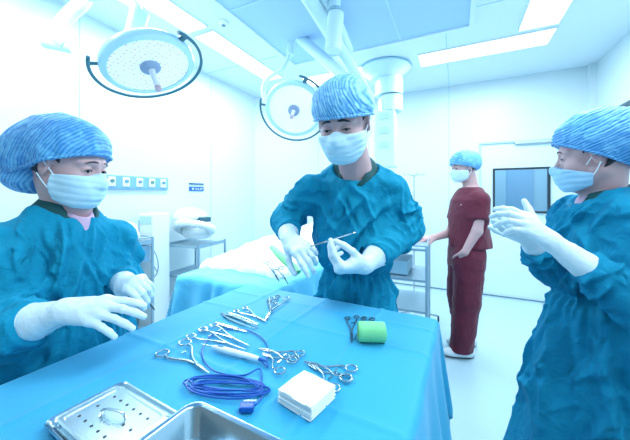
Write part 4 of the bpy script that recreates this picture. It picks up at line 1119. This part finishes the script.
L1 = [('joint', [W(134, 35, d1+.05), W(140, 12, d1+.05)], .055),
      ('yoke', [W(137, 40, d1+.06), W(138, 15, d1+.08), W(134, 4, d1+.1)], .034),
      ('arm_link', [W(134, 6, d1+.1), W(112, -4, d1+.12), W(84, -2, d1+.15)], .028),
      ('arm', [W(88, -10, d1+.15), W(82, 3, d1+.15), W(70, 14, d1+.14), W(60, 27, d1+.13), W(60, 40, d1+.12), W(68, 46, d1+.12)], .045),
      ('joint', [W(45, 43, d1+.12), W(74, 49, d1+.12)], .034),
      ('drop_pole', [W(86, -14, d1+.15), np.array([*W(86, -14, d1+.15)[:2], 2.8])], .035)]
lamp(c1_, n1, (0, 0, 1), .272, 1.99, 6.47, 'large round surgical lamp at the upper left above the left gowned woman', L1)
d2 = 3.0; c2_ = W(294, 110, d2); n2 = nrm(CD(-.05, -.52, -.85)); n2 = nrm(CD(-.08, -.72, -.60))
mast = W(336, 30, 2.02); mast0 = [mast[0], mast[1]]
L2 = [('yoke', [W(266, 104, d2+.02), W(263, 90, d2), W(268, 78, d2-.05), W(281, 70, d2-.1), W(288, 58, d2-.12), W(290, 48, d2-.15)], .022),
      ('joint', [W(290, 54, d2-.15), W(293, 34, d2-.2)], .042),
      ('arm', [W(297, 36, d2-.2), W(322, 57, d2-.35), W(350, 82, d2-.5)], .050),
      ('lower_arm', [W(350, 80, d2-.5), W(366, 92, d2-.6)], .055)]
lamp(c2_, n2, (0, 0, 1), .30, 1.17, 6.02, 'round surgical lamp behind the surgeon\'s head, turned towards the room', L2)
# ceiling mast carrying the long beams
ms = empty('lamp_mast', (mast[0], mast[1], ZC), 'white ceiling mast with long beams above the surgeon\'s head', 'ceiling mast')
MB().cyl((mast[0], mast[1], ZC), (mast[0], mast[1], ZC-.05), .10, n=40).build('ceiling_flange', M_arm, ms)
MB().cyl((mast[0], mast[1], ZC-.03), W(334, 20, 2.02), .040, n=28).build('pole', M_arm, ms)
MB().cyl(W(336, 14, 2.02), W(333, 51, 2.02), .056, n=32).build('swivel', M_arm, ms)
MB().tube([W(336, 12, 2.025), W(335.7, 15, 2.02)], .059, 32).build('swivel_ring', mat('ring_grey', (.35, .58, .70), .4), ms)
MB().tube([W(302, -14, 1.9), W(326, 26, 2.2), W(345, 56, 2.62), W(370, 98, 2.95)], .052, 20).build('beam', M_arm, ms)
MB().tube([W(318, -14, 1.95), W(338, 24, 2.25), W(349, 50, 2.62)], .040, 20).build('beam', M_arm, ms)
# ceiling pendant with its flange
pc = W(385, 68, 3.4); pz = ZC
pn = empty('ceiling_pendant', (pc[0], pc[1], ZC), 'white ceiling pendant with a wide round flange behind the surgeon', 'ceiling pendant')
MB().lathe([(.285, 0), (.29, -.03), (.25, -.06), (.19, -.10), (.17, -.14)], Matrix.Translation((pc[0], pc[1], ZC-.001)), 56).build('ceiling_flange', M_arm, pn)
MB().lathe([(.292, -.004), (.296, -.012), (.290, -.02)], Matrix.Translation((pc[0], pc[1], ZC)), 56, cap=False).build('flange_ring', mat('ring_blue', (.30, .62, .80), .4), pn)
def at(px, py, d=3.4): return W(px, py, d)
MB().cyl(at(389, 80), at(389, 96), .155, n=40).build('bearing', M_arm, pn)
MB().tube([at(384, 92), at(398, 90)], .10, 24).build('upper_arm', M_arm, pn)
MB().cyl(at(391, 97), at(391, 112), .13, n=40).build('bearing', M_arm, pn)
MB().tube([at(380, 106), at(396, 104)], .09, 24).build('lower_arm', M_arm, pn)
k = MB().box(at(386, 140), (.24, .20, .66)).build('service_column', M_arm, pn, smooth=False, bevel=.02)
for j in range(3):
    q = at(386, 118+j*14); MB().box((q[0], q[1]-.104, q[2]), (.10, .012, .07)).build('service_socket', mat('socket_grey%d' % j, (.52, .76, .88), .4), k, smooth=False)
# thin infusion hooks at the back
ip = W(414, 300, 3.1)
iv = empty('infusion_stand', (ip[0], ip[1], 0), 'thin steel infusion stand with hooks behind the surgeon\'s shoulder', 'stand')
MB().cyl((ip[0], ip[1], .05), (ip[0], ip[1], 1.52), .007).build('pole', M_steel, iv)
for a in range(4):
    an = a*math.pi/2+.4; v = np.array([math.cos(an), math.sin(an), 0]); b0 = np.array([ip[0], ip[1], 1.51])
    MB().tube(catmull([b0, b0+v*.06+[0, 0, .02], b0+v*.10+[0, 0, .01], b0+v*.11+[0, 0, .04]], 4), .004, 6).build('hook', M_steel, iv)
for a in range(5):
    an = a*2*math.pi/5; v = np.array([math.cos(an), math.sin(an), 0]); b0 = np.array([ip[0], ip[1], .07])
    l = MB().tube([b0, b0+v*.24-[0, 0, .01]], .012, 8).build('leg', M_steel, iv)
    e_ = b0+v*.24; MB().cyl(e_+[-.008, 0, -.04], e_+[.008, 0, -.04], .028).build('caster', M_dark, l)
# ============================================================ things on the instrument table
M_tool = mat('tool_steel', (.50, .60, .64), .22, 1)
M_tool_d = mat('tool_steel_dark', (.10, .20, .26), .3, .8)
def T(px, py, h=0): 
    p = PL(px, py, TZ+h); return p
def clamp(r1, r2, tip, label, m=M_tool, ringr=None, name='hemostat', group=None, bend=0, lift=0, r=.0020, box=.66):
    """a ring-handled clamp lying on the table: pixel centres of the two rings and of the tip"""
    z = r+.0006+lift
    a, b, t = T(*r1, z), T(*r2, z), T(*tip, z)
    mid = (a+b)/2; ax = nrm(t-mid); side = nrm(np.cross((0, 0, 1), ax)); L = np.linalg.norm(t-mid)
    if np.dot(a-mid, side) < 0: a, b = b, a
    rr = ringr or min(.013, max(.0095, np.linalg.norm(a-b)*.42))
    o = empty(name, (mid[0], mid[1], TZ), label, 'clamp' if name != 'scissors' else 'scissors', group)
    piv = mid + ax*L*box
    for s, c in ((1, a), (-1, b)):
        u = nrm(c-mid)
        st = c + ax*rr*1.0
        dz = np.array([0, 0, s*.0010+.001])
        h = MB().tube([q+dz for q in ring(c, (0, 0, 1), rr, 28)], r*.95, 8, closed=True)
        h.tube([q+dz for q in catmull([st-ax*rr*.12, st+ax*L*.12+u*.0*rr, mid+ax*L*.45+u*np.linalg.norm(c-mid)*.30, piv - side*s*.0006, piv-side*s*.0018+ax*.006], 5)], list(np.linspace(r*1.0, r*1.25, 21)), 8)
        hh = h.build('ring_handle', m, o)
        j = MB().tube([q+dz for q in (piv+ax*.004-side*s*.0016, piv+ax*(L*(1-box))*.5-side*s*.0014, t-side*s*.0007)], [r*1.35, r*1.0, r*.5], 8, flat=.8)
        j.build('jaw', m, o)
        if s == 1:
            g = MB().box(mid+ax*L*.26+u*rr*.30+dz, (.004, .012, .0025), rz=math.atan2(ax[1], ax[0])); g.build('ratchet', m, o, smooth=False)
    MB().cyl(piv+[0, 0, -r*.4], piv+[0, 0, r*1.7], r*1.5, n=14).build('hinge_screw', m, o)
    return o
clamp((162.4, 353), (185, 343), (209.5, 373.6), 'large open ringed clamp, the leftmost tool, nearest the perforated tray', ringr=.0145, r=.0024)
clamp((191, 336), (203, 330), (246, 350), 'ringed clamp second from the left, its rings just behind the white pencil', ringr=.0115)
clamp((203.5, 328.5), (214, 325.5), (249, 346), 'ringed clamp lying closely along the right of another, tips at the pencil', ringr=.0105, lift=.0006)
def tweezers(p0, p1, gap, label, m=M_tool, w=.004):
    a, b = T(*p0, .003), T(*p1, .003); ax = nrm(b-a); side = nrm(np.cross((0, 0, 1), ax)); L = np.linalg.norm(b-a)
    o = empty('tweezers', (a[0], a[1], TZ), label, 'tweezers')
    for s in (1, -1):
        pts = [a, a+ax*L*.2+side*s*gap*.45, a+ax*L*.55+side*s*gap*.6, b+side*s*gap*.25]
        MB().tube(catmull(pts, 6), [w*.5+w*.22*math.sin(math.pi*k/18) if k < 15 else w*.32 for k in range(19)], 8, flat=.45).build('arm', m, o)
    MB().box(a, (.008, .006, .003), rz=math.atan2(ax[1], ax[0])).build('joined_end', m, o, smooth=False)
    return o
tweezers((216, 322.6), (247, 331.5), .006, 'slim pale tweezers behind the two ringed clamps')
tweezers((222, 313.5), (257, 328), .017, 'dark open tweezers with spread arms at the back of the table', M_tool_d, .0055)
tweezers((228, 312.5), (258, 324), .010, 'steel tweezers lying just behind the dark open pair', M_tool, .0045)
clamp((236.5, 311), (243, 314.2) if False else (245.5, 308.5), (266, 321.5), 'small ringed clamp beside the dark tweezers, its tip touching the crossed pair', ringr=.0085)
clamp((272, 298.5), (286.5, 298.8), (264, 321.5), 'ringed clamp at the far back of the table with its rings pointing away', ringr=.0115, lift=.001)
clamp((277.5, 296.8), (281.5, 299.2) if False else (269, 300.5), (268, 319), 'ringed clamp half under another at the far back of the table', m=M_tool_d, ringr=.0095)
clamp((300, 353), (292, 361), (259, 349), 'ringed clamp behind the gauze stack, the rear one of a pair', ringr=.0115, lift=.0008)
clamp((280, 371.5), (294, 358), (262, 354), 'ringed clamp behind the gauze stack, the front one of a pair', ringr=.0118)
clamp((351.5, 368), (346, 378.5), (304, 362), 'ringed clamp right of the gauze stack with its tip towards the pencil', ringr=.0125, lift=.001)
clamp((334, 388.5), (347, 378), (308, 364), 'ringed clamp with one ring showing beside the right corner of the gauze', ringr=.0120)
clamp((347.5, 318), (356.5, 317.5), (351.5, 343), 'dark ringed clamp just left of the green roll', m=M_tool_d, ringr=.0085, name='hemostat')
clamp((364, 318), (372, 319.5), (354, 341), 'dark ringed clamp lying behind the green roll', m=M_tool_d, ringr=.0085)
# green roll
zc = .0255; a, b = T(358.5, 331.5, 0), T(384, 331.0, 0)
dA = F*(HC-(TZ+zc))/(331.5-195)
a, b = W(358.5, 331.5, dA), W(385, 330.5, dA*.995); a[2] = b[2] = TZ+zc+.0005
gr = empty('bandage_roll', ((a[0]+b[0])/2, (a[1]+b[1])/2, TZ), 'light green bandage roll near the right edge of the table', 'bandage')
mb = MB(); mb.tube(catmull([a, a*.7+b*.3, a*.3+b*.7, b], 6), [.0235, .025]+[.0255]*15+[.025, .0235], 40)
mb.build('roll', M_green, gr)
sp = nrm(b-a); up_ = np.array([0, 0, 1.]); sd_ = np.cross(sp, up_)
for e_, sg_ in ((a, -1), (b, 1)):
    q = [e_+sp*sg_*.0008+(.004+.018*k/60)*(math.cos(k*.31)*up_+math.sin(k*.31)*sd_) for k in range(61)]
    MB().tube(q, .0011, 6).build('spiral_end', mat('green_edge', (.22, .55, .22), .8), gr)
# gauze pads: a stack of eight
g0 = [(279.5, 390.5), (302, 367.5), (334.5, 384.5), (313, 407.5)]
HG = .026; q4 = [PL(x, y, TZ+HG) for x, y in g0]
cg = sum(q4)/4; e1 = ((q4[3]-q4[0])+(q4[2]-q4[1]))/2; e2 = ((q4[1]-q4[0])+(q4[2]-q4[3]))/2
M_gauze = mat('gauze', (.86, .93, .94), .85, bump=[(200, 2, 0, .25, .001)])
NG = 8
rg = random.Random(4)
for k in range(NG):
    th = HG/NG; z0 = TZ+k*th+.0002; w1, w2 = np.linalg.norm(e1)/2, np.linalg.norm(e2)/2
    Mx = basis((cg[0]+rg.uniform(-.001, .001), cg[1]+rg.uniform(-.001, .001), z0), nrm(e1)+np.array([rg.uniform(-.015, .015), rg.uniform(-.015, .015), 0]), (0, 0, 1))
    n_ = 22; U = np.linspace(-1, 1, n_); v = []; fc = []
    for side_ in (0, 1):
        for i in range(n_):
            for j in range(n_):
                u, w_ = U[i], U[j]; ed = max(abs(u), abs(w_)); cr_ = 1-.012*(u*w_)**2
                rnd = th*.5*(1-math.sqrt(max(0, 1-max(0, (ed-.93)/.07)**2)))*.9
                z = (rnd if side_ == 0 else th*.93-rnd)
                if k == NG-1 and side_ == 1: z += .0015*(1-ed)+.0008*math.sin(u*5+w_*3)
                v.append((u*w1*cr_, w_*w2*cr_, z))
    N2 = n_*n_
    for i in range(n_-1):
        for j in range(n_-1):
            A_ = i*n_+j; fc.append((A_, A_+1, A_+n_+1, A_+n_)); fc.append((N2+A_, N2+A_+n_, N2+A_+n_+1, N2+A_+1))
    edge = [i for i in range(n_)] + [i*n_+n_-1 for i in range(1, n_)] + [(n_-1)*n_+j for j in range(n_-2, -1, -1)] + [i*n_ for i in range(n_-2, 0, -1)]
    for i in range(len(edge)):
        A_, B_ = edge[i], edge[(i+1) % len(edge)]; fc.append((A_, N2+A_, N2+B_, B_))
    o = mesh_obj('gauze_pad', v, fc, M_gauze, M=Mx)
    prop(o, ['white gauze pad at the very bottom of the square stack', 'white gauze pad in the square stack, second from the bottom', 'white gauze pad in the square stack, third from the bottom', 'white gauze pad in the square stack, fourth from the bottom',
             'white gauze pad in the square stack, fourth from the top', 'white gauze pad in the square stack, third from the top', 'white gauze pad directly under the topmost one', 'white gauze pad topmost in the square stack'][k], 'gauze', 'gauze pads in the square stack')
# electrosurgical pencil with its blue cable
M_pl = mat('pencil_white', (.82, .90, .95), .3); M_cab = mat('cable_blue', (.01, .10, .46), .35)
pn0, pn1 = T(212, 346.5, .008), T(259, 359, .008)
ep = empty('surgical_pencil', (pn0[0], pn0[1], TZ), 'white surgical pencil with a long coiled blue cable in the middle of the table', 'surgical pencil')
ax = nrm(pn1-pn0)
MB().tube([pn0-ax*.0, pn0+ax*.01, pn0+ax*.03, pn0*.5+pn1*.5, pn1-ax*.02, pn1], [.003, .0055, .0075, .0072, .0065, .0045], 16).build('handle', M_pl, ep)
MB().tube([pn0-ax*.035, pn0-ax*.012, pn0], [.0008, .0018, .003], 8).build('blade_tip', M_tool, ep)
bt = pn0+ax*.028+[0, 0, .0065]
MB().box(bt, (.016, .006, .004), rz=math.atan2(ax[1], ax[0])).build('switch', mat('button_blue', (.02, .22, .65), .3), ep, smooth=False, bevel=.001)
MB().tube([pn1-ax*.002, pn1+ax*.02], [.0045, .002], 10).build('strain_relief', M_cab, ep)
zc_ = .0022
big = [(259, 359), (268, 367), (266, 357), (268, 348), (262, 338), (250, 331), (236, 328.5), (222, 330), (210, 337), (203, 347), (203, 358), (211, 369), (227, 374.5), (245, 375), (260, 369)]
cab = [T(x, y, zc_+.0001*i) for i, (x, y) in enumerate(big)]
rr_ = random.Random(2)
turn = []
for k in range(7):
    cx_ = 226+rr_.uniform(-5, 5); cy_ = 383+k*1.0+rr_.uniform(-3, 3); rx = 38+rr_.uniform(-5, 6); ry = 5.5+rr_.uniform(-2, 6); tl = .10+rr_.uniform(-.07, .07)
    for j in range(9):
        a_ = -.4+j/9*2*math.pi; x = rx*math.cos(a_); y = ry*math.sin(a_)
        turn.append(T(cx_+x-tl*y, cy_+y+tl*x*.6, zc_+.0006*k+.0012*((j+k) % 3)))
MB().tube(catmull(cab+turn+[T(262, 392, .004), T(258, 402, .004), T(250, 407, .004)], 6), .0017, 8).build('cable', M_cab, ep)
pg = T(247, 407, .006)
MB().box(pg, (.026, .018, .010), rz=.5).build('plug', M_cab, ep, smooth=False, bevel=.002)
pr = MB()
for k in (-1, 0, 1): pr.cyl(pg+np.array([-.004+k*.006, .006+k*.003, .0055]), pg+np.array([.004+k*.006, .012+k*.003, .0055]), .0016, n=8)
pr.build('plug_pins', M_pl, ep)
# ------------------------------------------------ trays
def rrect(hx_, hy_, r, z, n=6):
    out = []
    for cx_, cy_, a0 in ((hx_-r, hy_-r, 0), (-hx_+r, hy_-r, math.pi/2), (-hx_+r, -hy_+r, math.pi), (hx_-r, -hy_+r, 1.5*math.pi)):
        for k in range(n+1):
            a_ = a0+k/n*math.pi/2; out.append((cx_+r*math.cos(a_), cy_+r*math.sin(a_), z))
    return out
def shell(prof, n=6):
    """prof: (hx, hy, corner radius, z) rings; returns verts, faces, last ring closed"""
    v = []; f = []
    for p in prof: v += rrect(*p, n=n)
    m_ = 4*(n+1)
    for i in range(len(prof)-1):
        for k in range(m_):
            l = (k+1) % m_; f.append((i*m_+k, i*m_+l, (i+1)*m_+l, (i+1)*m_+k)[::-1])
    f.append(tuple((len(prof)-1)*m_+k for k in range(m_)))
    return v, f
# deep tray: back corner, along x towards the right
bc = W(195, 398, F*(HC-(TZ+.048))/(398-195)); e1 = nrm(W(278, 438, F*(HC-(TZ+.048))/(438-195))-bc); e2 = nrm(np.cross((0, 0, 1), e1)); e2 = -e2 if np.dot(e2, CD(0, 1)) > 0 else e2
HXt, HYt, H_ = .14, .085, .048
c_ = bc + e1*HXt + e2*HYt; c_[2] = TZ+.0004
Mx = basis(c_, e1, (0, 0, 1))
v, f = shell([(HXt-.002, HYt-.002, .022, H_-.004), (HXt, HYt, .024, H_-.002), (HXt, HYt, .024, H_), (HXt-.006, HYt-.006, .020, H_+.0005), (HXt-.009, HYt-.009, .018, H_-.003), (HXt-.018, HYt-.018, .020, .010), (HXt-.022, HYt-.022, .020, .004), (HXt-.030, HYt-.030, .018, .0025)])
M_tray = mat('tray_steel', (.36, .50, .58), .20, 1, bump=[(6, 2, 0, .06, .01)])
o = mesh_obj('steel_tray', v, [q[::-1] for q in f], M_tray, M=Mx)
so = o.modifiers.new('thickness', 'SOLIDIFY'); so.thickness = .0012; so.offset = -1; o.data.set_sharp_from_angle(angle=math.radians(60))
prop(o, 'deep empty steel tray at the bottom edge, in front of the cable', 'tray')
# perforated tray
zt = TZ+.014
bc = PL(124, 379.5, zt); rgt = PL(174, 409, zt); e1 = nrm(rgt-bc); e2 = nrm(np.cross((0, 0, 1), e1)); e2 = -e2 if np.dot(e2, CD(0, 1)) > 0 else e2
HXp, HYp = .0935, .064
c_ = bc + e1*HXp + e2*HYp; c_[2] = TZ+.0004; Mx = basis(c_, e1, (0, 0, 1))
pt_ = empty('perforated_tray', tuple(c_), 'flat steel tray with a raised perforated lid at the lower left', 'tray')
v, f = shell([(HXp-.001, HYp-.001, .016, .010), (HXp, HYp, .017, .0125), (HXp-.001, HYp-.001, .016, .014), (HXp-.005, HYp-.005, .013, .013), (HXp-.008, HYp-.008, .012, .005), (HXp-.012, HYp-.012, .010, .003)])
o = mesh_obj('tray_base', v, [q[::-1] for q in f], M_tray, pt_, M=Mx); o.modifiers.new('thickness', 'SOLIDIFY').thickness = .001; o.data.set_sharp_from_angle(angle=math.radians(60))
v, f = shell([(HXp-.013, HYp-.013, .009, .004), (HXp-.0135, HYp-.0135, .009, .015), (HXp-.016, HYp-.016, .008, .0172), (HXp-.024, HYp-.020, .007, .0172), (HXp-.026, HYp-.022, .006, .0155)])
lid = mesh_obj('perforated_lid', v, f, mat('lid_steel', (.74, .84, .88), .24, 1), pt_, M=Mx, smooth=True); lid.data.set_sharp_from_angle(angle=math.radians(35))
for i in range(6):
    for j in range(3):
        if (i in (2, 3) and j == 1): continue
        x, y = -.052+i*.021, -.027+j*.027
        MB().lathe([(.0024, .0150), (.0026, .0158), (.0014, .0160)], Mx @ Matrix.Translation((x, y, 0)), 12).build('hole', M_dark, lid)
hd = MB(); Y = .012
hd.tube([np.array(Mx @ Vector(q)) for q in catmull([(-.022, -.008, .016), (-.018, -.006, .026), (0, 0, .028), (.018, .006, .026), (.022, .008, .016)], 6)], .0045, 10, flat=.3)
hd.build('lid_handle', M_tool, lid)
# ------------------------------------------------ things in hands
def held_clamp(a, b, up, L, label, name='needle_holder', open_=.018, m=M_tool):
    """a: tip, b: ring end, free in space"""
    a, b = np.array(a), np.array(b); ax = nrm(a-b); side = nrm(np.cross(up, ax)); o = empty(name, tuple(b), label, 'clamp')
    for s in (1, -1):
        c = b + side*s*open_; piv = b+ax*np.linalg.norm(a-b)*.66
        h = MB().tube(ring(c, nrm(np.cross(ax, side)), .0115, 24), .0021, 8, closed=True)
        h.tube(catmull([c+ax*.011, c+ax*.03-side*s*.004, piv-side*s*.001], 6), .0024, 8); h.build('ring_handle', m, o)
        MB().tube([piv, a], [.0040, .0018], 8).build('jaw', m, o)
    MB().cyl(piv-.003*nrm(np.cross(ax, side)), piv+.003*nrm(np.cross(ax, side)), .0035, n=12).build('hinge_screw', m, o)
    return o
tp = (S_hL.tip[0]+S_hL.ttip)/2
held_clamp(tp+CD(-.075, -.02, -.015), tp+CD(.062, .03, .020), (0, .3, 1), 0, 'steel needle holder pinched between the fingertips of the surgeon\'s left glove')
tq = WL_hL.w(.085, -.010, -.040)
held_clamp(tq+CD(.045, -.03, -.045), tq+CD(-.012, .01, -.008), (0, 1, .3), 0, 'dark clamp held in the far glove of the left gowned woman', name='hemostat', open_=.010, m=M_tool_d)
# dark clamps beside the green towel on the patient
for (x0, y0, x1, y1, dd, lb) in ((279, 268, 288, 284, 1.40, 'dark clamp on the drape, the right one of two beside the green towel'), (268, 262, 280, 283, 1.46, 'dark clamp on the drape, the left one of two beside the green towel')):
    a, b = W(x1, y1, dd-.06), W(x0, y0, dd+.04); held_clamp(a, b, (0, 0, 1), 0, lb, name='hemostat', open_=.012, m=M_tool_d)
